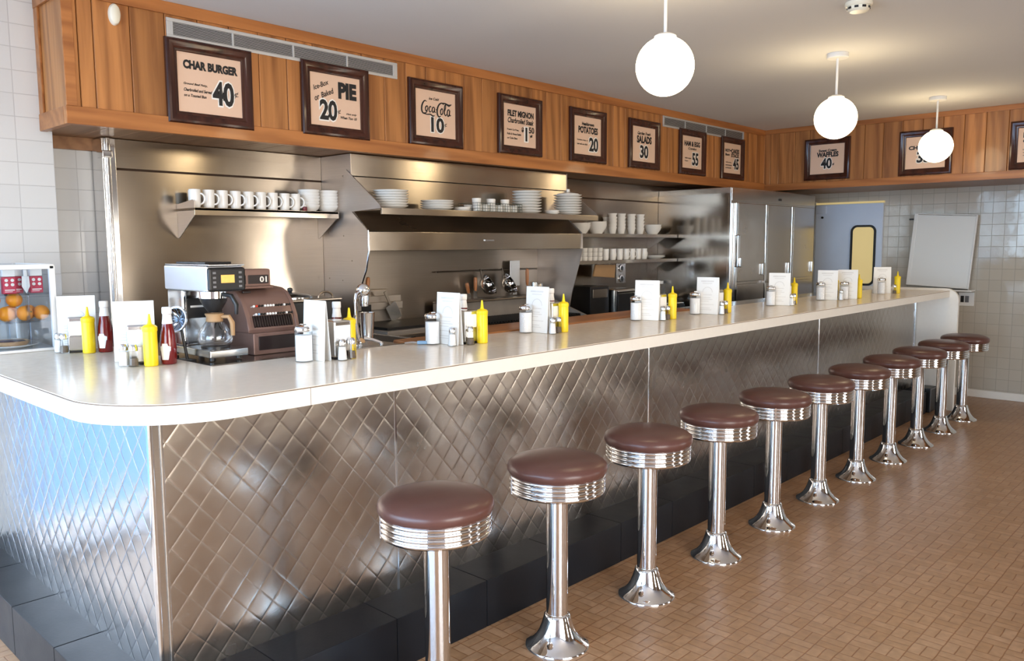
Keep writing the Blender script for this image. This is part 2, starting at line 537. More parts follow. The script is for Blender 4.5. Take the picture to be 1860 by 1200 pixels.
M['stem'] = noise_mottle(mk('stem_scar', (0.20, 0.17, 0.05), 0.8), 60, 0.3)
M['red_box'] = noise_mottle(mk('red_print', (0.55, 0.025, 0.07), 0.4), 20, 0.08)
M['crust'] = noise_mottle(mk('pie_crust', (0.55, 0.33, 0.16), 0.7), 40, 0.3, bump=0.4)
M['berry'] = noise_mottle(mk('berry_filling', (0.06, 0.02, 0.04), 0.3), 60, 0.4, bump=0.5)
M['blue_door'] = noise_mottle(mk('blue_paint', (0.66, 0.75, 0.90), 0.45), 6, 0.03)
M['rubber'] = noise_mottle(mk('black_rubber', (0.012, 0.012, 0.012), 0.5), 30, 0.2)
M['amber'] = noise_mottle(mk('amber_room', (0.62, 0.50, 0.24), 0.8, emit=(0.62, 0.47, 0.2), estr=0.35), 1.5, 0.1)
M['whiteboard'] = noise_mottle(mk('whiteboard_face', (0.76, 0.76, 0.73), 0.3), 3, 0.02)
M['amber_led'] = noise_mottle(mk('amber_readout', (0.6, 0.3, 0.06), 0.4, emit=(0.9, 0.45, 0.12), estr=0.5), 80, 0.4)
M['blue_grip'] = noise_mottle(mk('blue_grip', (0.25, 0.42, 0.62), 0.4), 20, 0.1)
M['red_key'] = noise_mottle(mk('red_key', (0.6, 0.05, 0.02), 0.35), 20, 0.1)
M['dark_red'] = noise_mottle(mk('dark_red_plastic', (0.14, 0.01, 0.015), 0.35), 20, 0.1)
M['outside'] = noise_mottle(mk('pavement', (0.45, 0.44, 0.42), 0.9), 2, 0.1)
M['mullion'] = noise_mottle(mk('window_frame', (0.20, 0.20, 0.21), 0.4, metal=0.5), 10, 0.1)
M['green_wire'] = noise_mottle(mk('dark_wire', (0.05, 0.07, 0.05), 0.4, metal=0.4), 20, 0.2)

# ------------------------------------------------------------------ mesh building helpers


class MB:
    """Collects shapes in one bmesh."""

    def __init__(self):
        self.bm = bmesh.new()
        self.bevelled = False

    def _m(self, verts, mat):
        if mat is not None:
            for v in verts:
                v.co = mat @ v.co

    def box(self, x0, x1, y0, y1, z0, z1, bev=0.0, seg=2, mat=None):
        bm = self.bm
        vs = [bm.verts.new((x, y, z)) for x in (x0, x1) for y in (y0, y1) for z in (z0, z1)]
        fs = [(0, 1, 3, 2), (4, 6, 7, 5), (0, 4, 5, 1), (2, 3, 7, 6), (0, 2, 6, 4), (1, 5, 7, 3)]
        faces = [bm.faces.new([vs[i] for i in f]) for f in fs]
        if bev > 0:
            self.bevelled = True
            es = list({e for f in faces for e in f.edges})
            r = bmesh.ops.bevel(bm, geom=es, offset=bev, segments=seg, profile=0.5, affect='EDGES')
            vs = list({v for f in r['faces'] for v in f.verts} | {v for v in vs if v.is_valid})
        self._m(vs, mat)
        return self

    def lathe(self, prof, c=(0, 0, 0), n=24, mat=None, cap0=True, cap1=True):
        bm = self.bm
        rings = []
        allv = []
        for r, z in prof:
            if r < 1e-6:
                v = bm.verts.new((c[0], c[1], c[2] + z))
                rings.append([v])
                allv.append(v)
            else:
                ring = [bm.verts.new((c[0] + r * math.cos(2 * PI * i / n), c[1] + r * math.sin(2 * PI * i / n), c[2] + z)) for i in range(n)]
                rings.append(ring)
                allv += ring
        for a, b in zip(rings, rings[1:]):
            if len(a) == 1 and len(b) == 1:
                continue
            for i in range(n):
                j = (i + 1) % n
                if len(a) == 1:
                    bm.faces.new((a[0], b[j], b[i]))
                elif len(b) == 1:
                    bm.faces.new((a[i], a[j], b[0]))
                else:
                    bm.faces.new((a[i], a[j], b[j], b[i]))
        if cap0 and len(rings[0]) > 1:
            bm.faces.new(list(reversed(rings[0])))
        if cap1 and len(rings[-1]) > 1:
            bm.faces.new(rings[-1])
        self._m(allv, mat)
        return self

    def tube(self, pts, r, n=10, closed=False, mat=None):
        bm = self.bm
        pts = [Vector(p) for p in pts]
        rs = r if isinstance(r, (list, tuple)) else [r] * len(pts)
        rings = []
        prev = None
        k = len(pts)
        for i, p in enumerate(pts):
            if closed:
                t = pts[(i + 1) % k] - pts[i - 1]
            else:
                t = pts[min(i + 1, k - 1)] - pts[max(i - 1, 0)]
            t.normalize()
            if prev is None:
                a = Vector((0, 0, 1)) if abs(t.z) < 0.9 else Vector((1, 0, 0))
                u = t.cross(a).normalized()
            else:
                u = (prev - t * prev.dot(t)).normalized()
            prev = u
            w = t.cross(u)
            rings.append([bm.verts.new(p + (u * math.cos(2 * PI * q / n) + w * math.sin(2 * PI * q / n)) * rs[i]) for q in range(n)])
        loops = list(zip(rings, rings[1:])) + ([(rings[-1], rings[0])] if closed else [])
        for a, b in loops:
            for i in range(n):
                j = (i + 1) % n
                bm.faces.new((a[i], a[j], b[j], b[i]))
        if not closed:
            bm.faces.new(list(reversed(rings[0])))
            bm.faces.new(rings[-1])
        self._m([v for ring in rings for v in ring], mat)
        return self

    def prism(self, poly, axis, a, b, mat=None, bev=0.0):
        """Extrudes a 2D polygon along an axis; poly holds the two other coordinates in x,y,z order."""
        bm = self.bm

        def P(p, t):
            return {'x': (t, p[0], p[1]), 'y': (p[0], t, p[1]), 'z': (p[0], p[1], t)}[axis]
        A = [bm.verts.new(P(p, a)) for p in poly]
        B = [bm.verts.new(P(p, b)) for p in poly]
        n = len(poly)
        fs = [bm.faces.new(A), bm.faces.new(list(reversed(B)))]
        for i in range(n):
            j = (i + 1) % n
            fs.append(bm.faces.new((A[i], B[i], B[j], A[j])))
        vs = A + B
        if bev:
            es = list({e for f in fs[:2] for e in f.edges})
            r = bmesh.ops.bevel(bm, geom=es, offset=bev, segments=2, profile=0.5, affect='EDGES')
            vs = list({v for f in r['faces'] for v in f.verts} | {v for v in vs if v.is_valid})
        self._m(vs, mat)
        return self

    def quad(self, a, b, c, d):
        self.bm.faces.new([self.bm.verts.new(p) for p in (a, b, c, d)])
        return self

    def flat(self, verts, faces, mat):
        vs = [self.bm.verts.new(mat @ Vector(v)) for v in verts]
        for f in faces:
            try:
                self.bm.faces.new([vs[i] for i in f])
            except ValueError:
                pass
        return self

    def build(self, name, mat, parent=None, world=True, smooth=35, root=None):
        bm = self.bm
        bmesh.ops.recalc_face_normals(bm, faces=bm.faces[:])
        me = bpy.data.meshes.new(name)
        if parent is not None and world:
            off = Vector((0, 0, 0))
            p = parent
            while p is not None:
                off += p.location
                p = p.parent
            for v in bm.verts:
                v.co -= off
        uvl = bm.loops.layers.uv.new('UVMap')
        for f in bm.faces:
            nn = f.normal
            ax = max(range(3), key=lambda i: abs(nn[i]))
            for lp in f.loops:
                co = lp.vert.co
                lp[uvl].uv = (co.y, co.z) if ax == 0 else (co.x, co.z) if ax == 1 else (co.y, co.x)
        bm.to_mesh(me)
        bm.free()
        if smooth:
            me.polygons.foreach_set('use_smooth', [True] * len(me.polygons))
            me.set_sharp_from_angle(angle=math.radians(smooth))
        if mat is not None:
            me.materials.append(mat)
        o = bpy.data.objects.new(name, me)
        COL.objects.link(o)
        if self.bevelled and smooth:
            w = o.modifiers.new('even_shading', 'WEIGHTED_NORMAL')
            w.keep_sharp = True
            w.weight = 100
        if parent is not None:
            o.parent = parent
        return o


def tag(o, label, cat=None, group=None, kind=None):
    if label:
        o['label'] = label
    if cat:
        o['category'] = cat
    if group:
        o['group'] = group
    if kind:
        o['kind'] = kind
    return o


def thing(name, label, cat, loc=(0, 0, 0), rz=0.0, group=None, kind=None):
    o = bpy.data.objects.new(name, None)
    o.empty_display_size = 0.1
    COL.objects.link(o)
    o.location = loc
    o.rotation_euler = (0, 0, rz)
    return tag(o, label, cat, group, kind)


def dup(root, loc, rz=0.0, label=None, group=None):
    r = root.copy()
    COL.objects.link(r)
    r.location = loc
    r.rotation_euler = (root.rotation_euler[0], root.rotation_euler[1], rz)
    if label:
        r['label'] = label
    if group:
        r['group'] = group
    for ch in list(root.children):
        c = ch.copy()
        COL.objects.link(c)
        c.parent = r
        for g in list(ch.children):
            d = g.copy()
            COL.objects.link(d)
            d.parent = c
    return r


_used = set()


def place(proto, loc, rz=0.0, label=None, group=None):
    """First use moves the prototype itself, later uses copy it."""
    if id(proto) not in _used:
        _used.add(id(proto))
        proto.location = loc
        proto.rotation_euler[2] = rz
        if label:
            proto['label'] = label
        if group:
            proto['group'] = group
        return proto
    return dup(proto, loc, rz, label, group)


def struct(name, mb, mat, label, smooth=35):
    return tag(mb.build(name, mat, None, smooth=smooth), label, None, None, 'structure')


ORD = ['first', 'second', 'third', 'fourth', 'fifth', 'sixth', 'seventh', 'eighth', 'ninth', 'tenth', 'eleventh', 'twelfth']

# text as flat meshes -------------------------------------------------------------


def text_geo(body, bold=0.0, shear=0.0, spacing=1.0):
    cu = bpy.data.curves.new('lettering', 'FONT')
    cu.body = body
    cu.size = 1.0
    cu.offset = bold
    cu.shear = shear
    cu.space_character = spacing
    cu.align_x = 'LEFT'
    cu.resolution_u = 3
    o = bpy.data.objects.new('lettering', cu)
    me = bpy.data.meshes.new_from_object(o)
    vs = [tuple(v.co) for v in me.vertices]
    fs = [tuple(p.vertices) for p in me.polygons]
    bpy.data.objects.remove(o)
    bpy.data.meshes.remove(me)
    bpy.data.curves.remove(cu)
    return vs, fs


def fit_text(mb, frame, body, u0, v0, u1, v1, bold=0.0, shear=0.0, lift=0.0, tilt=0.0, grow=0.0):
    """Adds lettering to mb, filling the rectangle u0..u1, v0..v1 of a sign's own plane (metres)."""
    vs, fs = text_geo(body, 0.0, shear)
    if not vs:
        return
    ref, _ = vs, fs
    xs = [v[0] for v in ref]
    ys = [v[1] for v in ref]
    x0, x1, y0, y1 = min(xs), max(xs), min(ys), max(ys)
    if bold:
        vs, fs = text_geo(body, bold, shear)
    sx, sy = (u1 - u0) / max(x1 - x0, 1e-6), (v1 - v0) / max(y1 - y0, 1e-6)
    T = frame @ Matrix.Translation((u0, v0, lift)) @ Matrix.Rotation(tilt, 4, 'Z') @ Matrix.Diagonal((sx, sy, 1, 1)) @ Matrix.Translation((-x0, -y0, 0))
    mb.flat(vs, fs, T)


def stroke(mb, frame, pts, w, lift):
    """Flat brush stroke with varying width along a smoothed path."""
    P = [Vector((p[0], p[1])) for p in pts]
    W = [p[2] if len(p) > 2 else w for p in pts]
    fine, fw = [], []
    k = len(P)
    for i in range(k - 1):
        p0, p1, p2, p3 = P[max(i - 1, 0)], P[i], P[i + 1], P[min(i + 2, k - 1)]
        for s in range(6):
            t = s / 6
            fine.append(0.5 * ((2 * p1) + (p2 - p0) * t + (2 * p0 - 5 * p1 + 4 * p2 - p3) * t * t + (3 * p1 - p0 - 3 * p2 + p3) * t ** 3))
            fw.append(W[i] * (1 - t) + W[i + 1] * t)
    fine.append(P[-1])
    fw.append(W[-1])
    vs, fs = [], []
    for i, p in enumerate(fine):
        t = fine[min(i + 1, len(fine) - 1)] - fine[max(i - 1, 0)]
        nrm = Vector((-t.y, t.x)).normalized() if t.length > 1e-9 else Vector((0, 1))
        a, b = p + nrm * fw[i] / 2, p - nrm * fw[i] / 2
        vs += [(a.x, a.y, lift), (b.x, b.y, lift)]
        if i:
            q = 2 * i
            fs.append((q - 2, q - 1, q + 1, q))
    mb.flat(vs, fs, frame)


# ================================================================== THE SETTING
XS = -2.42          # steel service wall
ZS = 2.0855         # soffit height
XBULK, YBULK = -2.03, 6.36
Y0BULK = -0.348

struct('floor', MB().box(-3.1, XR + 0.1, YF - 0.1, YB + 0.2, -0.1, 0.0), M['floor'], 'brown basketweave vinyl floor of the diner')
struct('ceiling', MB().box(-3.1, XR + 0.1, YF - 0.1, YB + 0.2, ZC, ZC + 0.1), M['ceiling'], 'plain off-white painted ceiling')

struct('wall_left', MB().box(XL - 0.14, XL, -0.90, -0.31, 0, ZC), M['tile_left'], 'white glazed tile wall at the left end')
mb = MB().box(-2.62, -2.54, -0.6, 0.4, 0, ZC)
struct('wall_recess', mb, M['tile_left'], 'white tile at the back of the recess beside the steel wall')
struct('trim_6', MB().box(-2.54, -2.515, -0.35, -0.02, 2.028, ZS + 0.004), M['soffit'], 'dark board above the tiled recess')
struct('wall_recess_side', MB().box(-2.54, XL - 0.12, -0.42, -0.35, 0, ZC), M['plaster'], 'side of the tiled recess')
mb = MB().box(-3.06, XR, YB, YB + 0.12, 0, ZC)
struct('wall_back', mb, M['tile_back'], 'glazed beige tile wall at the far end')
struct('baseboard_back', MB().box(-0.85, XR, YB - 0.012, YB, 0, 0.075, 0.004), M['laminate_edge'], 'pale cove base along the tiled far wall')

# window wall on the left, in front and on the right (mullions; the openings are glazed)


def window_wall(name, label, axis, pos, a0, a1, z0, z1, step):
    root = thing(name, label, None, (0, 0, 0), kind='structure')

    def bx(m, a, b, c, d, t=0.05):
        return m.box(pos - t, pos + t, a, b, c, d, 0.004) if axis == 'x' else m.box(a, b, pos - t, pos + t, c, d, 0.004)
    fr = MB()
    bx(fr, a0, a1, z0 - 0.06, z0)
    bx(fr, a0, a1, z1, z1 + 0.06)
    k = max(1, round((a1 - a0) / step))
    for i in range(k + 1):
        c = a0 + (a1 - a0) * i / k
        bx(fr, max(a0, c - 0.035), min(a1, c + 0.035), z0, z1)
    bx(fr, a0, a1, 2.05, 2.10)
    fr.build('window_frame', M['mullion'], root)
    sill = MB()
    bx(sill, a0, a1, 0.0, z0 - 0.06)
    bx(sill, a0, a1, z1 + 0.06, ZC)
    sill.build('wall_panel', M['plaster'], root)
    gl = MB()
    bx(gl, a0, a1, z0, z1, 0.004)
    gl.build('pane', M['glass'], root)
    return root


window_wall('window_1', 'tall shop windows along the left side', 'x', XL - 0.06, YF, -0.90, 0.06, 2.58, 1.10)
window_wall('window_2', 'shop windows behind the viewer', 'y', YF, XL, 2.6, 0.12, 2.58, 1.25)
struct('wall_front', MB().box(2.6, XR + 0.1, YF - 0.05, YF + 0.05, 0, ZC), M['peach'], 'plain unseen wall behind the viewer, added for the steel reflections')  # solid corner added to keep bright windows out of the hood's reflections
window_wall('window_3', 'shop windows along the right side', 'x', XR, -1.9, 0.6, 0.25, 2.58, 1.25)
window_wall('window_4', 'narrow window in the right wall', 'x', XR, 2.15, 2.55, 0.30, 1.75, 0.6)
window_wall('window_5', 'window in the right wall, widened to brighten the far end', 'x', XR, 4.5, 5.6, 0.30, 2.2, 1.1)  # made wider to let more daylight onto the far end
struct('wall_right', MB().box(XR, XR + 0.1, 0.6, 2.15, 0, ZC).box(XR, XR + 0.1, 2.55, 4.5, 0, ZC).box(XR, XR + 0.1, 5.6, YB, 0, ZC), M['brown_wall'], 'plain brown right hand wall')
struct('wall_right_front', MB().box(XR, XR + 0.1, YF, -1.9, 0, ZC), M['peach'], 'pale unseen right hand wall behind the viewer, added for the steel reflections')  # unseen pier added for the hood's side shield to reflect

struct('wall_light_stop_outer', MB().box(-3.1, -3.0, -0.6, YB + 0.2, -0.05, ZC), M['plaster'], 'unseen outer wall added behind the kitchen line to stop light leaks')  # added to block outside light leaking in above the soffit
struct('wall_recess_light_stop', MB().box(-2.54, XS - 0.08, 0.05, 0.11, 0, ZS), M['plaster'], 'closing side added to the tiled recess against light leaks')  # added to keep outside light from leaking into the recess
# steel service wall
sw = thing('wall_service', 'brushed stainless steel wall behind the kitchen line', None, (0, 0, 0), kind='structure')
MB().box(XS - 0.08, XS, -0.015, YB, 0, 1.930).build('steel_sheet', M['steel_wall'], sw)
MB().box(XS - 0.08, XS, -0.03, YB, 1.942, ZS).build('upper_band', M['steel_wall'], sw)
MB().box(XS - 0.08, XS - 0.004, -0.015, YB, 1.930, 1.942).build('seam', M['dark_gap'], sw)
mb = MB().box(XS - 0.10, XS + 0.03, -0.085, -0.018, 0, ZS, 0.004)
mb.box(XS + 0.03, XS + 0.05, -0.07, -0.05, 1.1, ZS, 0.004)
tr5 = struct('trim_5', mb, M['chrome_soft'], 'bright steel corner post at the left end of the steel wall')
MB().box(XS - 0.02, XS + 0.056, -0.092, -0.042, 1.985, 2.02, 0.004).build('clip', M['chrome_soft'], tr5)

# bulkhead with oak planks -----------------------------------------------------
mb = MB()
edges_y = [Y0BULK, -0.293, -0.227, -0.062]
while edges_y[-1] + 0.1643 < YBULK - 0.02:
    edges_y.append(edges_y[-1] + 0.1643)
edges_y.append(YBULK)
for a, b in zip(edges_y, edges_y[1:]):
    mb.box(XBULK - 0.018, XBULK, a + 0.0015, b - 0.0015, ZS + 0.02, ZC, 0.003, 1)
mb.box(XL, XBULK - 0.02, Y0BULK, Y0BULK + 0.018, ZS + 0.02, ZC, 0.002, 1)
ub = struct('wall_upper_side', mb, M['wood_v'], 'oak plank bulkhead above the service counter')
MB().box(XBULK - 0.04, XBULK - 0.02, Y0BULK + 0.018, YBULK, ZS + 0.02, ZC).build('backing', M['dark_gap'], ub)
mb = MB()
mb.box(XBULK, XBULK + 0.014, Y0BULK - 0.014, YBULK, ZC - 0.058, ZC, 0.003)
mb.box(XL, XBULK, Y0BULK - 0.014, Y0BULK, ZC - 0.058, ZC, 0.003)
struct('trim_1', mb, M['wood_y'], 'oak top rail along the side bulkhead')
mb = MB()
mb.box(XBULK - 0.02, XBULK + 0.016, Y0BULK - 0.016, YBULK, ZS, ZS + 0.080, 0.004)
mb.box(XL, XBULK - 0.02, Y0BULK - 0.016, Y0BULK + 0.018, ZS, ZS + 0.080, 0.004)
mb.box(XBULK, XBULK + 0.012, Y0BULK - 0.012, Y0BULK + 0.035, ZS + 0.08, ZC - 0.058, 0.003)
mb.box(XL, XL + 0.05, Y0BULK - 0.012, Y0BULK, ZS + 0.08, ZC - 0.058, 0.003)
struct('trim_2', mb, M['wood_y'], 'oak bottom rail along the side bulkhead')
mb = MB()
edges_x = [XBULK, -1.96, -1.871, -1.701, -1.546, -1.366, -1.19, -1.013]
while edges_x[-1] < XR:
    edges_x.append(edges_x[-1] + 0.1715)
edges_x[-1] = XR
for a, b in zip(edges_x, edges_x[1:]):
    mb.box(a + 0.0015, b - 0.0015, YBULK, YBULK + 0.018, ZS + 0.02, ZC, 0.003, 1)
mb.box(XBULK - 0.02, XBULK + 0.006, YBULK - 0.006, YBULK + 0.02, ZS + 0.02, ZC, 0.002, 1)
uk = struct('wall_upper_back', mb, M['wood_v'], 'oak plank bulkhead across the far end')
MB().box(XBULK, XR, YBULK + 0.02, YBULK + 0.04, ZS + 0.02, ZC).build('backing', M['dark_gap'], uk)
struct('trim_3', MB().box(XBULK, XR, YBULK - 0.014, YBULK, ZC - 0.045, ZC, 0.003), M['wood_x'], 'oak top rail along the far bulkhead')
struct('trim_4', MB().box(XBULK, XR, YBULK - 0.016, YBULK + 0.02, ZS - 0.004, ZS + 0.064, 0.004), M['wood_x'], 'oak bottom rail along the far bulkhead')
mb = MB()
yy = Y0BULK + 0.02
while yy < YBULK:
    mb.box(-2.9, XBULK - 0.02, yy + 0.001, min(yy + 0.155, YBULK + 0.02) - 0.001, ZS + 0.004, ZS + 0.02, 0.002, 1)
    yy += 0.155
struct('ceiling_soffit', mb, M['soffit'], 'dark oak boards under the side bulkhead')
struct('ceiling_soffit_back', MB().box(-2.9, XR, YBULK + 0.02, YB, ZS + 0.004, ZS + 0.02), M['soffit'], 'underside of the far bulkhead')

# blue swing door in the far wall
dr = thing('door_1', 'pale blue swing door with a rounded rubber-framed window in the far wall', None, (0, 0, 0), kind='structure')
yd = YB - 0.03
MB().box(-1.865, -1.145, yd, YB + 0.02, 0.01, 1.965, 0.004).build('door_leaf', M['blue_door'], dr)
mb = MB().box(-1.915, -1.868, yd - 0.01, YB + 0.01, 0, 2.0, 0.003)
mb.build('door_jamb', M['alu'], dr)
MB().box(-1.868, -1.14, yd + 0.01, YB + 0.01, 1.968, 1.988).build('lit_gap', M['amber'], dr)


def rrect(x0, x1, z0, z1, r, n=7):
    pts = []
    for cx, cz, a in ((x1 - r, z0 + r, -PI / 2), (x1 - r, z1 - r, 0), (x0 + r, z1 - r, PI / 2), (x0 + r, z0 + r, PI)):
        for i in range(n + 1):
            t = a + PI / 2 * i / n
            pts.append((cx + r * math.cos(t), cz + r * math.sin(t)))
    return pts


gk = MB()
outer, inner = rrect(-1.472, -1.205, 1.085, 1.735, 0.07), rrect(-1.450, -1.227, 1.107, 1.713, 0.05)
vo = [gk.bm.verts.new((p[0], yd - 0.012, p[1])) for p in outer]
vi = [gk.bm.verts.new((p[0], yd - 0.012, p[1])) for p in inner]
vo2 = [gk.bm.verts.new((p[0], yd + 0.002, p[1])) for p in outer]
vi2 = [gk.bm.verts.new((p[0], yd + 0.002, p[1])) for p in inner]
k = len(vo)
for i in range(k):
    j = (i + 1) % k
    gk.bm.faces.new((vo[i], vo[j], vi[j], vi[i]))
    gk.bm.faces.new((vo[i], vo2[i], vo2[j], vo[j]))
    gk.bm.faces.new((vi[i], vi[j], vi2[j], vi2[i]))
gk.build('gasket', M['rubber'], dr)
MB().prism(inner, 'y', yd - 0.004, yd + 0.004).build('window_pane', M['amber'], dr)
MB().box(-1.862, -1.745, yd - 0.02, yd, 1.865, 1.955, 0.004).build('pivot_cover', M['blue_door'], dr)
MB().lathe([(0.012, 0), (0.012, 0.012), (0, 0.014)], n=12, mat=Matrix.Translation((-1.79, yd, 1.825)) @ Matrix.Rotation(PI / 2, 4, 'X')).build('screw', M['black'], dr)

# white closing panel at the far end of the counter -----------------------------
pp = [(-1.35, 0.0), (-0.150, 0.0), (-0.150, 1.02)]
for i in range(1, 9):
    t = PI / 2 * i / 8
    pp.append((-0.255 + 0.105 * math.cos(t), 1.02 + 0.105 * math.sin(t)))
pp += [(-1.35, 1.125)]
tag(MB().prism(pp, 'y', 6.425, 6.465, bev=0.004).build('end_partition', M['laminate_edge']), 'cream end panel with a rounded top corner closing the far end of the counter', 'panel')

# ================================================================== THE COUNTER
XC, XP, XK, XI = -0.2277, -0.4985, -0.3014, -0.86
YE, YPL, YKL, YI = -0.887, -0.6975, -0.850, -0.310
ZT, ZB, ZL = 1.105, 1.047, 0.195
YEND = 6.42
ct = thing('lunch_counter', 'long L-shaped lunch counter with cream top and quilted steel front', 'counter', (0, 0, 0))
R = 0.34
poly = [(XL + 0.005, YE), (XC - R, YE)]
for i in range(1, 17):
    t = -PI / 2 + PI / 2 * i / 16
    poly.append((XC - R + R * math.cos(t), YE + R + R * math.sin(t)))
poly += [(XC, YEND), (XI, YEND), (XI, YI), (XL + 0.005, YI)]
MB().prism(poly, 'z', ZB + 0.003, ZT, bev=0.0025).build('countertop', M['laminate'], ct)
# edge band in two joined lengths, a hair proud of the top
pts = poly[:18] + [(XC, YEND)]


def edge_strip(mb, path, z0, z1, out0, out1):
    prev = None
    for i, p in enumerate(path):
        a = Vector(path[max(i - 1, 0)])
        b = Vector(path[min(i + 1, len(path) - 1)])
        t = (b - a).normalized()
        nrm = Vector((t.y, -t.x))
        q0 = Vector(p) + nrm * out0
        q1 = Vector(p) + nrm * out1
        ring = [mb.bm.verts.new((q.x, q.y, z)) for q, z in ((q0, z0), (q1, z0), (q1, z1), (q0, z1))]
        if prev:
            for k2 in range(4):
                mb.bm.faces.new((prev[k2], prev[(k2 + 1) % 4], ring[(k2 + 1) % 4], ring[k2]))
        else:
            mb.bm.faces.new(ring)
        prev = ring
    mb.bm.faces.new(list(reversed(prev)))


JY = -0.309
pa = [p for p in pts[:-1]] + [(XC, JY - 0.001)]
pb = [(XC, JY + 0.001), (XC, 2.75), (XC, YEND)]
mb = MB()
edge_strip(mb, pa, ZB, ZT - 0.0045, -0.004, 0.0035)
mb.build('edge_band', M['laminate_edge'], ct)
mb = MB()
edge_strip(mb, pb, ZB, ZT - 0.0045, -0.004, 0.0035)
mb.build('edge_band', M['laminate_edge'], ct)
mb = MB()
edge_strip(mb, pts, ZT - 0.0042, ZT - 0.0018, -0.004, 0.0032)
mb.build('edge_line', M['seam'], ct)
mb = MB().box(XC - 0.01, XC + 0.0032, JY - 0.0012, JY + 0.0012, ZB, ZT - 0.004)
mb.build('edge_joint', M['seam'], ct)
# quilted steel sheets
seams = [-0.662, 0.236, 1.969, 4.202, YEND]
for a, b in zip(seams, seams[1:]):
    MB().box(XP - 0.01, XP, a + 0.003, b - 0.003, ZL, ZB).build('quilted_sheet', M['quilt_x'], ct)
MB().box(XL + 0.005, XP - 0.012, YPL, YPL + 0.01, ZL, ZB).build('quilted_end_sheet', M['quilt_y'], ct)
for y in seams[1:-1]:
    MB().box(XP - 0.004, XP + 0.003, y - 0.005, y + 0.005, ZL, ZB, 0.001, 1).build('joint_strip', M['chrome_soft'], ct)
mb = MB().box(XP - 0.02, XP + 0.001, YPL, YPL + 0.034, ZL, ZB, 0.003)
mb.box(XP, XP + 0.006, YPL + 0.030, YPL + 0.040, ZL, ZB, 0.002)
mb.build('corner_strip', M['steel'], ct)
MB().box(XP - 0.016, XP + 0.004, YPL - 0.004, YPL + 0.012, ZL, ZB, 0.004).build('corner_bead', M['chrome_soft'], ct)
MB().box(XP - 0.01, XP + 0.008, YEND - 0.045, YEND - 0.004, ZL, ZB, 0.003).build('end_strip', M['chrome_soft'], ct)
# carcass behind the sheets
mb = MB().box(XI, XP - 0.012, YPL + 0.02, YEND, 0.02, ZB).box(XL + 0.005, XI, YPL + 0.02, YI, 0.02, ZB)
mb.build('carcass', M['black'], ct)
# black tiled kick step
mb = MB()
yk = YKL
while yk < 6.15:
    y2 = min(yk + 0.46, 6.15)
    mb.box(XP - 0.02, XK, yk + 0.0008, y2 - 0.0008, 0, ZL, 0.003)
    yk = y2
xk = XL + 0.01
while xk < XP - 0.03:
    x2 = min(xk + 0.46, XP - 0.021)
    mb.box(xk + 0.0015, x2 - 0.0015, YKL, YPL + 0.03, 0, ZL, 0.003)
    xk = x2
mb.build('kick_step', M['kick'], ct)

# ================================================================== STOOLS
st = thing('counter_stool', '', 'stool')
SEAT_R = 0.188
mb = MB()
prof = [(0, 0.676), (0.165, 0.676), (0.181, 0.684), (0.1885, 0.698), (0.1895, 0.711), (0.185, 0.723), (0.172, 0.733), (0.145, 0.7425), (0.105, 0.7490), (0.055, 0.7525), (0, 0.7535)]
mb.lathe(prof, n=64).build('seat', M['vinyl'], st, smooth=60)
mb = MB()
prof = [(0.05, 0.6145), (0.174, 0.6145)]
zr = 0.616
for i in range(4):
    z0 = 0.617 + i * 0.0175
    for s in range(7):
        t = -PI / 2 + PI * s / 6
        prof.append((0.1765 + 0.0062 * math.cos(t), z0 + 0.0078 + 0.0078 * math.sin(t)))
    prof.append((0.174, z0 + 0.0165))
prof += [(0.178, 0.688), (0.05, 0.688)]
mb.lathe(prof, n=64).build('ribbed_band', M['chrome'], st, smooth=50)
MB().box(0.178, 0.1835, -0.004, 0.004, 0.616, 0.687, 0.001, 1, mat=Matrix.Rotation(math.radians(-115), 4, 'Z')).build('band_clip', M['chrome_soft'], st)
MB().lathe([(0.042, 0.115), (0.042, 0.6145)], n=40).build('pole', M['chrome'], st)
mb = MB()
prof = [(0.125, 0.0), (0.1255, 0.006), (0.120, 0.011), (0.108, 0.018), (0.094, 0.030), (0.080, 0.047), (0.069, 0.067), (0.060, 0.090), (0.053, 0.112), (0.0495, 0.126), (0.0435, 0.131), (0.042, 0.131)]
mb.lathe(prof, n=56).build('flared_base', M['chrome'], st, smooth=60)
for i in range(11):
    lab = 'brown vinyl chrome pedestal stool, ' + ('nearest the viewer, its foot out of the picture' if i == 0 else 'last of the row, beside the end panel' if i == 10 else ORD[i] + ' in the row from the near end')
    place(st, (0, i * 0.61, 0), random.uniform(-0.1, 0.1) + (0.9 if i == 4 else 0), lab, 'counter stools in a row')

# ================================================================== GLOBE LAMPS, CEILING DEVICES
gl = thing('globe_pendant', '', 'pendant lamp')
MB().lathe([(0.062, 0), (0.064, -0.004), (0.064, -0.026), (0.060, -0.030), (0.0, -0.030)], n=36).build('canopy', M['white_metal'], gl)
MB().lathe([(0.0075, -0.26), (0.0075, -0.029)], n=14).build('stem', M['white_metal'], gl)
MB().lathe([(0.0, -0.252), (0.03, -0.252), (0.048, -0.262), (0.050, -0.272), (0.046, -0.276)], n=30, cap1=False).build('fitter', M['white_metal'], gl)
RG = 0.127
MB().lathe([(RG * math.sin(PI * i / 28), -0.391 + RG * math.cos(PI * i / 28)) for i in range(29)], n=44).build('globe', M['globe'], gl, smooth=80)
for (x, y), w in zip(((-0.085, 1.443), (-0.135, 3.46), (-0.145, 5.53)), ('nearest and largest looking', 'middle', 'farthest, before the oak end bulkhead')):
    place(gl, (x, y, ZC), 0, 'white glowing globe pendant lamp on a stem, ' + w, 'globe pendants over the counter')

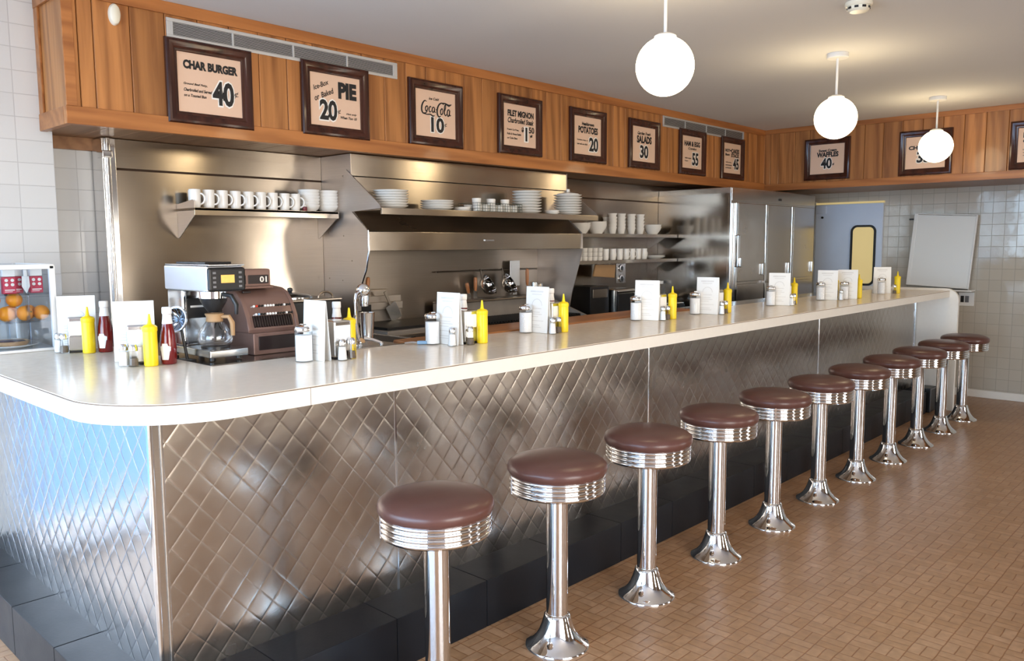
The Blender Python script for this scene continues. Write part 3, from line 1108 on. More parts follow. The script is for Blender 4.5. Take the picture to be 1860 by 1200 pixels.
sd = thing('smoke_detector', 'cream round smoke detector on the ceiling at the top edge', 'smoke detector', (0.36, 2.46, ZC))
MB().lathe([(0.062, 0), (0.064, -0.012), (0.058, -0.020)], c=(0.36, 2.46, ZC), n=32).build('base', M['cream_plastic'], sd)
MB().lathe([(0.052, -0.018), (0.050, -0.036), (0.040, -0.045), (0, -0.047)], c=(0.36, 2.46, ZC), n=32).build('cover', M['cream_plastic'], sd)
mb = MB()
for i in range(9):
    mb.box(0.046, 0.0535, -0.009, 0.009, -0.034, -0.024, mat=Matrix.Translation((0.36, 2.46, ZC)) @ Matrix.Rotation(2 * PI * i / 9, 4, 'Z'))
mb.build('vent_slot', M['black'], sd)

ms = thing('motion_sensor', 'small cream oval sensor on the oak bulkhead near its left corner', 'sensor', (XBULK, -0.132, 2.597))
S = Matrix.Translation((XBULK, -0.132, 2.597)) @ Matrix.Rotation(PI / 2, 4, 'Y') @ Matrix.Diagonal((1.0, 0.54, 1, 1))
MB().lathe([(0.048, 0), (0.048, 0.012), (0.042, 0.022), (0.028, 0.028), (0, 0.030)], n=32, mat=S).build('housing', M['cream_plastic'], ms)
MB().box(XBULK + 0.024, XBULK + 0.0285, -0.134, -0.128, 2.578, 2.583).build('lens', M['black'], ms)

# ================================================================== VENT GRILLES


def vent(label, y0, y1, z0, z1, divs):
    x = XBULK
    r = thing('air_vent', label, 'air vent', (x, (y0 + y1) / 2, z0), group='long air grilles in the bulkhead')
    mb = MB()
    t = 0.016
    mb.box(x, x + 0.008, y0, y1, z0, z0 + t, 0.002).box(x, x + 0.008, y0, y1, z1 - t, z1, 0.002)
    mb.box(x, x + 0.008, y0, y0 + 0.022, z0 + t, z1 - t, 0.002).box(x, x + 0.008, y1 - 0.022, y1, z0 + t, z1 - t, 0.002)
    mb.build('frame', M['alu'], r)
    MB().box(x - 0.004, x + 0.0006, y0 + 0.02, y1 - 0.02, z0 + t, z1 - t).build('dark_back', M['black'], r)
    mb = MB()
    k = 9
    for i in range(k):
        z = z0 + t + (z1 - z0 - 2 * t) * (i + 0.5) / k
        mb.box(x + 0.001, x + 0.0065, y0 + 0.022, y1 - 0.022, z - 0.0010, z + 0.0010)
    mb.build('louvre', M['alu'], r)
    for d in divs:
        MB().box(x, x + 0.0075, d - 0.005, d + 0.005, z0 + t, z1 - t, 0.001, 1).build('divider', M['alu'], r)


vent('long aluminium air grille above the two leftmost price signs', 0.108, 1.513, 2.540, 2.634, [0.135, 0.45, 0.80, 1.15, 1.486])
vent('long aluminium air grille above the two price signs nearest the inside corner', 4.435, 5.90, 2.555, 2.650, [4.80, 5.17, 5.53])

# ================================================================== PRICE SIGNS
SW, SH = 0.452, 0.402
FW = 0.058


def sign_frame(origin, right, up, normal):
    m = Matrix((right, up, normal)).transposed().to_4x4()
    m.translation = origin
    return m


def ring_frame(mb, T, w, h, prof):
    loops = []
    for inset, hgt in prof:
        x, y = w / 2 - inset, h / 2 - inset
        loops.append([mb.bm.verts.new(T @ Vector(p)) for p in ((-x, -y, hgt), (x, -y, hgt), (x, y, hgt), (-x, y, hgt))])
    for a, b in zip(loops, loops[1:]):
        for i in range(4):
            j = (i + 1) % 4
            mb.bm.faces.new((a[i], a[j], b[j], b[i]))


def price_sign(label, T, items, price=None, group='framed price signs on the bulkhead', extra=None, pbold=0.035):
    loc = T.translation
    r = thing('price_sign', label, 'sign', loc, group=group)
    mb = MB()
    ring_frame(mb, T, SW, SH, [(0, 0.0), (0, 0.016), (0.006, 0.024), (0.016, 0.027), (0.034, 0.022), (0.044, 0.014), (0.052, 0.013), (FW, 0.009), (FW, 0.002)])
    mb.build('frame', M['frame'], r, smooth=30)
    mb = MB()
    w, h = SW / 2 - FW + 0.002, SH / 2 - FW + 0.002
    mb.flat([(-w, -h, 0.0045), (w, -h, 0.0045), (w, h, 0.0045), (-w, h, 0.0045), (-w, -h, 0.0), (w, -h, 0.0), (w, h, 0.0), (-w, h, 0.0)],
            [(0, 1, 2, 3), (4, 5, 1, 0), (5, 6, 2, 1), (6, 7, 3, 2), (7, 4, 0, 3)], T)
    mb.build('paper', M['paper'], r)
    w, h = SW - 2 * FW, SH - 2 * FW
    B = T @ Matrix.Translation((-w / 2, -h / 2, 0))
    ink = MB()
    for it in items:
        body, u0, v0, u1, v1 = it[:5]
        kw = it[5] if len(it) > 5 else {}
        fit_text(ink, B, body, u0 * w, v0 * h, u1 * w, v1 * h, lift=0.0058, **kw)
    if price:
        body, u0, v0, u1, v1 = price
        fit_text(ink, B, body, u0 * w, v0 * h, u1 * w, v1 * h, bold=pbold, lift=0.0064)
        hal = MB()
        fit_text(hal, B, body, u0 * w, v0 * h, u1 * w, v1 * h, bold=pbold + 0.05, lift=0.0052)
        hal.build('price_outline', M['white_ink'], r, smooth=0)
    if extra:
        extra(ink, B, w, h)
    ink.build('lettering', M['ink'], r, smooth=0)
    return r


def side_T(yc, zc):
    return sign_frame(Vector((XBULK + 0.001, yc, zc)), Vector((0, 1, 0)), Vector((0, 0, 1)), Vector((1, 0, 0)))


def back_T(xc, zc):
    return sign_frame(Vector((xc, YBULK - 0.001, zc)), Vector((1, 0, 0)), Vector((0, 0, 1)), Vector((0, -1, 0)))


BOLD = dict(bold=0.05)
SEMI = dict(bold=0.03)
IT = dict(shear=0.3, bold=0.03)
price_sign('framed sign reading CHAR BURGER 40 cents, leftmost on the bulkhead', side_T(0.318, 2.341), [
    ('CHAR BURGER', 0.10, 0.74, 0.93, 0.87, dict(bold=0.06)),
    ('Ground Beef Patty,', 0.09, 0.455, 0.45, 0.50, IT), ('Charbroiled and Served', 0.09, 0.355, 0.52, 0.405, IT),
    ('on a Toasted Bun', 0.09, 0.265, 0.43, 0.31, IT), ('¢', 0.88, 0.34, 0.945, 0.45)], ('40', 0.54, 0.19, 0.86, 0.57))


def pie_extra(ink, B, w, h):
    fit_text(ink, B, 'Ice-Box', 0.08 * w, 0.66 * h, 0.40 * w, 0.75 * h, shear=0.3, bold=0.02, lift=0.0058, tilt=0.42)
    fit_text(ink, B, 'or', 0.10 * w, 0.46 * h, 0.20 * w, 0.53 * h, shear=0.3, bold=0.02, lift=0.0058, tilt=0.42)
    fit_text(ink, B, 'Baked', 0.23 * w, 0.53 * h, 0.50 * w, 0.63 * h, shear=0.3, bold=0.02, lift=0.0058, tilt=0.42)


price_sign('framed sign reading ICE-BOX OR BAKED PIE 20 cents under the near grille', side_T(1.064, 2.355), [
    ('PIE', 0.57, 0.585, 0.91, 0.86, dict(bold=0.06)), ('¢', 0.535, 0.25, 0.595, 0.35),
    ('Hot only', 0.71, 0.255, 0.92, 0.30, IT), ('When Too 10', 0.59, 0.175, 0.92, 0.225, IT)], ('20', 0.19, 0.13, 0.51, 0.49), extra=pie_extra)


def cola_extra(ink, B, w, h):
    """Flowing script of the drink's name, drawn as brush strokes."""
    def s(pts, wd=0.010):
        stroke(ink, B, [(p[0] * w, p[1] * h) + ((p[2],) if len(p) > 2 else ()) for p in pts], wd, 0.0058)
    # capital C with its long tail
    s([(0.270, 0.745, 0.004), (0.245, 0.765, 0.006), (0.205, 0.745, 0.009), (0.160, 0.66, 0.012), (0.150, 0.56, 0.012), (0.180, 0.495, 0.010), (0.240, 0.50, 0.007), (0.290, 0.54, 0.004)])
    s([(0.190, 0.49, 0.006), (0.28, 0.475, 0.007), (0.36, 0.485, 0.008), (0.42, 0.455, 0.010), (0.47, 0.47, 0.003)])
    # o c a
    s([(0.285, 0.66, 0.008), (0.245, 0.62, 0.009), (0.250, 0.55, 0.008), (0.285, 0.565, 0.008), (0.300, 0.63, 0.007), (0.285, 0.66, 0.006)])
    s([(0.385, 0.64, 0.005), (0.360, 0.655, 0.007), (0.330, 0.60, 0.009), (0.345, 0.535, 0.008), (0.390, 0.56, 0.004)])
    s([(0.465, 0.645, 0.006), (0.425, 0.64, 0.008), (0.405, 0.575, 0.009), (0.430, 0.535, 0.008), (0.462, 0.58, 0.007), (0.472, 0.64, 0.007), (0.468, 0.55, 0.008), (0.500, 0.55, 0.004)])
    # hyphen and second capital C
    s([(0.495, 0.60, 0.005), (0.525, 0.605, 0.006)])
    s([(0.700, 0.735, 0.006), (0.655, 0.765, 0.008), (0.590, 0.73, 0.010), (0.540, 0.635, 0.012), (0.535, 0.52, 0.012), (0.575, 0.455, 0.010), (0.620, 0.48, 0.005)])
    s([(0.655, 0.765, 0.006), (0.74, 0.765, 0.010), (0.83, 0.735, 0.014), (0.90, 0.765, 0.004)])
    # o l a
    s([(0.660, 0.65, 0.008), (0.620, 0.60, 0.009), (0.625, 0.52, 0.008), (0.660, 0.53, 0.008), (0.678, 0.60, 0.007), (0.660, 0.65, 0.006)])
    s([(0.700, 0.54, 0.005), (0.745, 0.66, 0.007), (0.750, 0.735, 0.007), (0.722, 0.70, 0.008), (0.715, 0.56, 0.009), (0.745, 0.505, 0.008), (0.775, 0.54, 0.004)])
    s([(0.845, 0.645, 0.006), (0.805, 0.63, 0.008), (0.788, 0.55, 0.009), (0.812, 0.495, 0.008), (0.842, 0.55, 0.007), (0.852, 0.635, 0.008), (0.848, 0.52, 0.008), (0.885, 0.53, 0.004)])


price_sign('framed sign for an ice cold drink at 10 cents in flowing script', side_T(1.819, 2.366), [
    ('Ice Cold', 0.33, 0.80, 0.58, 0.855, IT), ('¢', 0.715, 0.24, 0.775, 0.34)], ('10', 0.39, 0.12, 0.69, 0.42), extra=cola_extra)
price_sign('framed sign reading FILET MIGNON Charbroiled Steak 1.50 dollars', side_T(2.607, 2.373), [
    ('FILET MIGNON', 0.13, 0.715, 0.92, 0.85, BOLD), ('Charbroiled Steak', 0.13, 0.555, 0.92, 0.675, IT),
    ('French Cut Fries,', 0.11, 0.365, 0.46, 0.41, SEMI), ('Rolls & House Relish', 0.11, 0.265, 0.53, 0.31, SEMI), ('or Cole Slaw', 0.11, 0.165, 0.42, 0.21, SEMI),
    ('$', 0.55, 0.36, 0.61, 0.47, BOLD), ('50', 0.78, 0.36, 0.94, 0.50, SEMI), ('¢', 0.82, 0.25, 0.88, 0.32, BOLD)], ('1', 0.655, 0.14, 0.735, 0.49), pbold=-0.012)
price_sign('framed sign reading HASHBROWN POTATOES 20, fifth from the left', side_T(3.381, 2.374), [
    ('Hashbrown', 0.29, 0.775, 0.73, 0.855, BOLD), ('POTATOES', 0.16, 0.575, 0.87, 0.735, BOLD),
    ('Golden crisp or', 0.11, 0.355, 0.50, 0.40, SEMI), ('served as side', 0.11, 0.255, 0.48, 0.30, SEMI)], ('20', 0.56, 0.12, 0.88, 0.46))
price_sign('framed sign reading GARDEN FRESH SALADS 30, sixth from the left', side_T(4.148, 2.375), [
    ('Garden Fresh', 0.22, 0.775, 0.78, 0.86, IT), ('SALADS', 0.20, 0.545, 0.83, 0.735, BOLD)], ('30', 0.34, 0.12, 0.68, 0.46))
price_sign('framed sign reading HAM & EGG 55, second from the inside corner', side_T(4.921, 2.369), [
    ('HAM & EGG', 0.11, 0.70, 0.90, 0.84, BOLD), ('Combo', 0.30, 0.585, 0.72, 0.655, IT),
    ('with toast', 0.14, 0.295, 0.45, 0.34, SEMI), ('& jam', 0.14, 0.20, 0.30, 0.245, SEMI)], ('55', 0.52, 0.12, 0.82, 0.48))
price_sign('framed sign reading HOT CAKES SHORT STACK 45, last before the inside corner', side_T(5.671, 2.369), [
    ('HOT', 0.09, 0.71, 0.34, 0.80, BOLD), ('-', 0.36, 0.75, 0.42, 0.77, BOLD), ('CAKES', 0.44, 0.69, 0.90, 0.82, BOLD),
    ('Short', 0.09, 0.585, 0.34, 0.655, BOLD), ('STACK', 0.44, 0.555, 0.90, 0.665, BOLD),
    ('with syrup', 0.12, 0.34, 0.44, 0.385, SEMI), ('and butter', 0.12, 0.25, 0.48, 0.295, SEMI), ('on the side', 0.12, 0.16, 0.44, 0.205, SEMI)], ('45', 0.56, 0.16, 0.88, 0.50))
price_sign('framed sign reading SWEET CREAM WAFFLES 40, first on the far bulkhead', back_T(-1.366, 2.366), [
    ('Sweet Cream', 0.25, 0.755, 0.77, 0.83, BOLD), ('WAFFLES', 0.20, 0.575, 0.82, 0.73, BOLD), ('¢', 0.66, 0.27, 0.71, 0.35, SEMI)], ('40', 0.33, 0.19, 0.63, 0.52))
price_sign('framed sign starting CHEESE with price 35, partly behind the farthest globe lamp', back_T(-0.467, 2.358), [
    ('CHEESE', 0.08, 0.61, 0.62, 0.72, BOLD), ('BURGER', 0.64, 0.61, 0.94, 0.72, BOLD)], ('35', 0.30, 0.20, 0.62, 0.52))
price_sign('framed sign cut off by the right edge of the picture', back_T(0.43, 2.356), [
    ('BACON', 0.12, 0.72, 0.80, 0.86, BOLD), ('GRILL', 0.12, 0.56, 0.72, 0.68, BOLD),
    ('Hickory smoked', 0.12, 0.34, 0.55, 0.385, SEMI), ('on white or rye', 0.12, 0.26, 0.55, 0.30, SEMI), ('with pickle', 0.12, 0.18, 0.45, 0.22, SEMI)], ('50', 0.60, 0.14, 0.9, 0.46))

# ================================================================== KITCHEN LINE ALONG THE STEEL WALL
# extractor hood ---------------------------------------------------------------
HX0, HX1, HY0, HY1 = XS + 0.002, -2.115, 1.22, 3.235
hd = thing('extractor_hood', 'long stainless extractor hood over the grills, between the two shelf groups', 'hood', (HX0, HY0, 1.05))
MB().box(HX0, HX1, HY0 + 0.004, HY1 - 0.004, 1.955, ZS - 0.002, 0.002).build('upper_front', M['steel_h'], hd)
MB().box(HX0, HX1 - 0.004, HY0 + 0.004, HY1 - 0.004, 1.75, 1.951, 0.002).build('lower_front', M['steel_h'], hd)
mb = MB().prism([(HX1 - 0.02, 1.748), (HX1, 1.748), (-1.965, 1.625), (-1.985, 1.622)], 'y', HY0 + 0.004, HY1 - 0.004)
mb.build('sloped_canopy', M['steel_dark'], hd)  # darker steel puts the shadow below the dish shelf into the colour
MB().box(-1.985, -1.963, HY0 + 0.004, HY1 - 0.004, 1.508, 1.623, 0.004).build('front_lip', M['steel_h'], hd)
shield = [(HX0, 1.05), (HX0, 2.083), (HX1 + 0.002, 2.083), (HX1 + 0.004, 1.748), (-1.958, 1.628), (-1.953, 1.51), (-1.985, 1.40), (-2.04, 1.30), (-2.09, 1.20), (-2.15, 1.05)]
MB().prism(shield, 'y', HY0 - 0.003, HY0 + 0.003).build('side_shield', M['steel_sheet'], hd)
shield2 = [(HX0, 0.98), (HX0, 2.083), (HX1 + 0.002, 2.083), (HX1 + 0.004, 1.748), (-1.958, 1.628), (-1.953, 1.50), (-2.06, 1.16), (-2.10, 0.98)]
MB().prism(shield2, 'y', HY1 - 0.003, HY1 + 0.003).build('side_shield', M['steel_sheet'], hd)
mb = MB().tube([(HX1 + 0.004, HY0, 1.748), (-1.958, HY0, 1.628), (-1.953, HY0, 1.51), (-1.985, HY0, 1.40), (-2.04, HY0, 1.30), (-2.09, HY0, 1.20), (-2.15, HY0, 1.05)], 0.0055, 8)
mb.build('edge_bead', M['chrome_soft'], hd)
mb = MB()
k = 4
for i in range(k):
    ya = HY0 + 0.05 + i * (HY1 - HY0 - 0.1) / k
    yb = ya + (HY1 - HY0 - 0.1) / k - 0.02
    for s in range(14):
        yc = ya + (yb - ya) * (s + 0.5) / 14
        mb.box(-2.36, -2.02, yc - 0.006, yc + 0.006, -0.004, 0.004, mat=Matrix.Translation((0, 0, 1.66)))
mb.build('baffle_filter', M['steel_dark'], hd)
MB().box(HX0, HX0 + 0.004, HY0 + 0.004, HY1 - 0.004, 0.95, 1.75).build('back_shade_sheet', M['steel_dark'], hd)  # dark sheet over the wall, painting in the dim reflection under the hood
MB().box(-1.962, -1.957, 2.18, 2.27, 1.566, 1.578, 0.002).build('badge', M['chrome_soft'], hd)
mb = MB()
for (x, z) in ((-2.2, 1.60), (-2.22, 1.33), (-2.36, 1.34), (-2.12, 1.45), (-2.35, 1.62)):
    mb.lathe([(0.005, 0), (0.004, 0.002), (0, 0.0025)], n=10, mat=Matrix.Translation((x, HY0 - 0.003, z)) @ Matrix.Rotation(PI / 2, 4, 'X'))
mb.build('rivet', M['steel_dark'], hd)

# dish shelf in front of the hood
mb = MB().box(HX1 + 0.002, -1.826, HY0 - 0.002, HY1 + 0.02, 1.743, 1.755).box(-1.836, -1.822, HY0 - 0.002, HY1 + 0.02, 1.718, 1.757, 0.003)
mb.build('shelf_board', M['steel_h'], hd)
br = [(-2.205, 1.985), (-2.150, 1.992), (-1.835, 1.775), (-1.822, 1.753), (-2.10, 1.742), (-2.195, 1.86)]
MB().prism(br, 'y', HY0 - 0.010, HY0 - 0.0035).build('end_bracket', M['steel_sheet'], hd)
MB().prism(br, 'y', HY1 + 0.0035, HY1 + 0.010).build('end_bracket', M['steel_sheet'], hd)
MB().lathe([(0.006, 0), (0.005, 0.003), (0, 0.004)], n=10, mat=Matrix.Translation((-2.18, HY0 - 0.010, 1.955)) @ Matrix.Rotation(PI / 2, 4, 'X')).build('bolt', M['steel_dark'], hd)

# mug shelf on the left
MSY0, MSY1, MSX = 0.295, 1.195, -2.212
mshelf = thing('mug_shelf', 'steel wall shelf holding the white mugs, left of the hood', 'shelf', (XS, MSY0, 1.70))
mb = MB().box(XS + 0.001, MSX, MSY0, MSY1, 1.730, 1.742).box(MSX - 0.010, MSX, MSY0, MSY1, 1.702, 1.744, 0.003)
mb.build('shelf_board', M['steel_h'], mshelf)
MB().prism([(XS + 0.001, 1.742), (MSX, 1.742), (MSX, 1.775), (MSX - 0.02, 1.785), (XS + 0.03, 1.768), (XS + 0.001, 1.768)], 'y', MSY0, MSY0 + 0.004).build('end_upstand', M['steel_sheet'], mshelf)
for y in (MSY0 + 0.003, MSY1 - 0.012):
    MB().prism([(XS + 0.001, 1.729), (MSX - 0.011, 1.729), (MSX - 0.011, 1.700), (XS + 0.02, 1.59), (XS + 0.001, 1.585)], 'y', y, y + 0.004).build('bracket', M['steel_sheet'], mshelf)

# two long shelves right of the hood
for z, lab in ((1.628, 'upper of the two long steel wall shelves right of the hood'), (1.405, 'lower of the two long steel wall shelves right of the hood')):
    s = thing('wall_shelf', lab, 'shelf', (XS, 3.26, z), group='long wall shelves right of the hood')
    mb = MB().box(XS + 0.001, -2.20, 3.26, 4.975, z - 0.010, z).box(-2.208, -2.198, 3.26, 4.975, z - 0.028, z + 0.002, 0.002)
    mb.build('shelf_board', M['steel_h'], s)
    for y in (3.55, 4.80):
        MB().prism([(XS + 0.001, z - 0.011), (-2.21, z - 0.011), (-2.21, z - 0.025), (XS + 0.02, z - 0.13), (XS + 0.001, z - 0.13)], 'y', y, y + 0.004).build('bracket', M['steel_v'], s)

# reach-in refrigerator -----------------------------------------------------------
FX, FY0, FY1 = -1.662, 4.985, 6.80
fr = thing('refrigerator', 'tall three-column stainless reach-in refrigerator in the far corner', 'refrigerator', (XS, FY0, 0))
MB().box(XS + 0.002, FX, FY0 + 0.006, FY1, 0.10, 2.045, 0.004).build('cabinet', M['fridge'], fr)
MB().box(XS + 0.002, FX + 0.002, FY0, FY0 + 0.005, 0.10, 1.995, 0.001, 1).build('side_panel', M['steel_v'], fr)
MB().box(FX - 0.02, FX + 0.004, FY0 - 0.002, FY0 + 0.018, 0.1, 1.995, 0.003).build('corner_trim', M['chrome_soft'], fr)
MB().box(FX, FX + 0.006, FY0 + 0.02, FY1 - 0.01, 1.925, 2.04, 0.003).build('top_grille', M['fridge'], fr)
mb = MB().box(FX + 0.006, FX + 0.009, 5.93, 5.99, 1.955, 1.975)
mb.build('nameplate', M['black'], fr)
for (a, b) in ((5.085, 5.612), (5.668, 6.172), (6.238, 6.730)):
    for (z0, z1) in ((1.195, 1.908), (0.16, 1.170)):
        d = MB().box(FX + 0.001, FX + 0.030, a, b, z0, z1, 0.005).build('door', M['fridge'], fr)
        MB().box(FX + 0.030, FX + 0.050, b - 0.07, b - 0.035, z0 + 0.05, z0 + 0.16, 0.006).build('latch', M['chrome_soft'], d)
for y in (5.055, 5.640, 6.205):
    MB().box(FX, FX + 0.034, y - 0.020, y + 0.020, 0.16, 1.91, 0.008).build('hinge_strip', M['chrome'], fr)
mb = MB().box(FX + 0.02, FX + 0.06, 5.03, 5.075, 1.33, 1.62, 0.008)
mb.box(FX + 0.06, FX + 0.085, 5.035, 5.07, 1.33, 1.42, 0.01)
mb.build('lock', M['chrome_soft'], fr)
mb = MB()
for x in (XS + 0.08, FX - 0.08):
    for y in (FY0 + 0.08, FY1 - 0.08):
        mb.lathe([(0.03, 0.0), (0.025, 0.10)], c=(x, y, 0), n=12)
mb.build('foot', M['black'], fr)

# service benches ---------------------------------------------------------------
bench = thing('back_bench', 'low steel bench along the service wall under the hood', 'bench', (XS, 0.1, 0))
MB().box(XS + 0.003, -1.80, 0.10, 4.97, 0.87, 0.915, 0.004).build('bench_top', M['steel'], bench)
MB().box(XS + 0.02, -1.86, 0.12, 4.95, 0.08, 0.87).build('cabinet_body', M['steel_dark'], bench)
ws = thing('steel_worktop', 'steel worktop behind the corner of the counter carrying the coffee brewer', 'worktop', (-1.3, -0.3, 0))
MB().box(-1.78, XI - 0.003, YI + 0.003, 0.60, 1.075, 1.103, 0.003).build('top_sheet', M['steel'], ws)
MB().box(-1.78, XI - 0.003, YI + 0.01, 0.60, 0.2, 1.07).build('cabinet_body', M['black'], ws)
MB().box(-0.880, XI - 0.003, YI + 0.003, 0.60, 1.100, 1.107, 0.002).build('raised_rim', M['steel_dark'], ws)
bs = thing('black_station', 'black topped service station beside the wooden board', 'worktop', (-1.2, 0.61, 0))
MB().box(-1.55, -0.99, 0.605, 0.905, 1.050, 1.075, 0.004).build('black_top', M['black_iron'], bs)
MB().box(-1.55, -1.00, 0.61, 0.90, 0.2, 1.05).build('cabinet_body', M['black'], bs)
MB().box(-1.55, -0.985, 0.905, 0.925, 1.03, 1.078, 0.004).build('end_trim', M['chrome_soft'], bs)
wb = MB().box(-1.13, -0.868, 0.945, 3.05, 1.072, 1.112, 0.008)
wb.box(-0.985, -0.868, 0.615, 0.945, 1.072, 1.112, 0.008)
tag(wb.build('cutting_board', M['board'], None), 'long brown wooden board along the back edge of the counter', 'board')
ub_ = thing('under_counter_cabinet', 'dark cabinet below the wooden board behind the counter', 'cabinet', (-1.0, 2.0, 0))
MB().box(-1.12, XI - 0.012, 0.95, 6.38, 0.10, 1.068).build('cabinet_body', M['black'], ub_)
MB().box(-1.13, XI - 0.010, 3.06, 6.39, 1.069, 1.095, 0.003).build('steel_top', M['steel'], ub_)

# black food warmer with a round lid ----------------------------------------------
fw = thing('food_warmer', 'black boxy food warmer with a chrome lid behind the cash register', 'food warmer', (-2.1, 0.85, 0.917))
MB().box(-2.36, -1.96, 0.62, 1.02, 0.917, 1.235, 0.012).build('body', M['black'], fw)
MB().box(-2.365, -1.955, 0.615, 1.025, 1.232, 1.246, 0.004).build('rim', M['steel_dark'], fw)
MB().lathe([(0.125, 0), (0.125, 0.008), (0.11, 0.018), (0.05, 0.032), (0, 0.034)], c=(-2.14, 0.80, 1.245), n=36).build('lid', M['chrome_soft'], fw)
MB().lathe([(0.010, 0), (0.016, 0.012), (0.014, 0.024), (0, 0.028)], c=(-2.14, 0.80, 1.278), n=16).build('knob', M['black'], fw)
mb = MB().tube([(-2.02, 0.955 + 0.05 * math.cos(t), 1.245 + 0.035 * math.sin(t)) for t in [PI * i / 8 for i in range(9)]], 0.006, 8)
mb.build('handle', M['steel_dark'], fw)

# griddle ------------------------------------------------------------------------
gd = thing('griddle', 'flat griddle with a tall steel splash back and utensil rail, left under the hood', 'griddle', (-2.1, 1.6, 0.917))
MB().box(-2.38, -1.86, 1.27, 2.02, 0.917, 1.035, 0.006).build('body', M['matte_steel'], gd)
MB().box(-2.30, -1.90, 1.30, 1.99, 1.035, 1.052, 0.003).build('plate', M['black_iron'], gd)
MB().box(-2.33, -2.31, 1.275, 1.74, 1.035, 1.215, 0.004).build('splash_back', M['matte_steel'], gd)
MB().box(-2.31, -2.285, 1.28, 1.735, 1.125, 1.175, 0.006).build('utensil_rail', M['matte_steel'], gd)
MB().box(-2.309, -2.283, 1.395, 1.475, 1.095, 1.165, 0.004).build('control_plate', M['black'], gd)
MB().box(-1.86, -1.85, 1.30, 1.99, 0.95, 1.01, 0.004).build('front_panel', M['steel_dark'], gd)
for i in range(3):
    MB().lathe([(0.016, 0), (0.014, 0.02), (0, 0.022)], n=14, mat=Matrix.Translation((-1.85, 1.45 + i * 0.2, 0.98)) @ Matrix.Rotation(PI / 2, 4, 'Y')).build('knob', M['black'], gd)

# charbroiler ----------------------------------------------------------------------
cb = thing('charbroiler', 'charbroiler with dark grates and a steel front ledge, right under the hood', 'grill', (-2.1, 2.6, 0.917))
MB().box(-2.38, -1.90, 2.06, 3.20, 0.917, 1.0, 0.006).build('body', M['steel_dark'], cb)
mb = MB()
for i in range(40):
    y = 2.085 + i * 0.0277
    mb.box(-2.30, -1.93, y, y + 0.013, 1.0, 1.018)
mb.box(-2.30, -1.93, 2.08, 3.18, 0.995, 1.006)
tag(mb.build('grate', M['black_iron'], cb), None)
MB().box(-2.37, -2.31, 2.07, 3.19, 1.0, 1.135, 0.005).build('back_ledge', M['matte_steel'], cb)
MB().box(-2.37, -2.22, 2.07, 3.19, 1.135, 1.148, 0.004).build('warming_shelf', M['steel_dark'], cb)
MB().box(-1.93, -1.80, 2.07, 3.19, 0.975, 0.998, 0.005).build('front_ledge', M['matte_steel'], cb)
MB().tube([(-1.80, 2.50, 0.955), (-1.775, 2.50, 0.955), (-1.775, 2.58, 0.955), (-1.80, 2.58, 0.955)], 0.007, 8).build('handle', M['chrome_soft'], cb)
MB().prism([(-2.31, 1.148), (-1.86, 1.0), (-2.31, 1.0)], 'y', 3.18, 3.20).build('side_guard', M['matte_steel'], cb)

# hanging utensils under the hood ------------------------------------------------------
rail = thing('utensil_rail', 'thin steel rail on the wall under the hood carrying ladles', 'rail', (XS, 2.55, 1.36))
mb = MB().tube([(XS + 0.035, 2.12, 1.352), (XS + 0.035, 3.18, 1.352)], 0.005, 8)
for y in (2.16, 2.72, 3.14):
    mb.tube([(XS + 0.007, y, 1.352), (XS + 0.035, y, 1.352)], 0.004, 6)
mb.build('bar', M['steel_dark'], rail)


def ladle(y, lab):
    r = thing('ladle', lab, 'ladle', (XS + 0.06, y, 1.35), group='ladles hanging under the hood')
    x = XS + 0.058
    prof = [(0.078 * math.sin(t), -0.078 * math.cos(t)) for t in [PI / 2 * i / 8 for i in range(9)]]
    prof += [(0.082, 0.0), (0.076, 0.0)] + [(0.074 * math.sin(t), -0.074 * math.cos(t)) for t in [PI / 2 * (8 - i) / 8 for i in range(9)]]
    mb = MB().lathe(prof, n=28, cap0=False, cap1=False, mat=Matrix.Translation((x + 0.075, y, 1.255)) @ Matrix.Rotation(math.radians(-35), 4, 'X') @ Matrix.Rotation(math.radians(50), 4, 'Y'))
    mb.build('bowl', M['chrome'], r)
    MB().tube([(x + 0.01, y, 1.225), (x - 0.01, y - 0.005, 1.27), (x - 0.012, y - 0.005, 1.335), (x - 0.018, y - 0.005, 1.362), (x - 0.034, y - 0.005, 1.355)], [0.006, 0.006, 0.006, 0.005, 0.004], 8).build('handle', M['steel_dark'], r)


ladle(2.56, 'left one of two steel ladles hanging under the hood')
ladle(2.79, 'right one of two steel ladles hanging under the hood, beside the white turner')
tn = thing('turner', 'pale wide turner hanging blade up with a wooden handle, right of the ladles', 'spatula', (XS + 0.05, 2.93, 1.25))
MB().box(XS + 0.045, XS + 0.049, 2.865, 2.975, 1.225, 1.420, 0.0018, 1, mat=None).build('blade', M['alu'], tn)
MB().box(XS + 0.042, XS + 0.052, 2.90, 2.94, 1.155, 1.235, 0.003).build('shank', M['steel'], tn)


def handle_tool(name, lab, x, y, z0, z1, lean, blade):
    r = thing(name, lab, 'kitchen tool', (x, y, z0), group='wooden handled tools under the hood')
    T = Matrix.Translation((x, y, z0)) @ Matrix.Rotation(lean, 4, 'X')
    h = z1 - z0
    MB().lathe([(0.008, h * 0.35), (0.013, h * 0.5), (0.014, h * 0.85), (0.011, h * 0.97), (0, h)], n=14, mat=T).build('handle', M['wood_handle'], r)
    MB().box(-0.002, 0.002, -blade, blade, 0.0, h * 0.37, 0.001, 1, mat=T).build('blade', M['steel'], r)


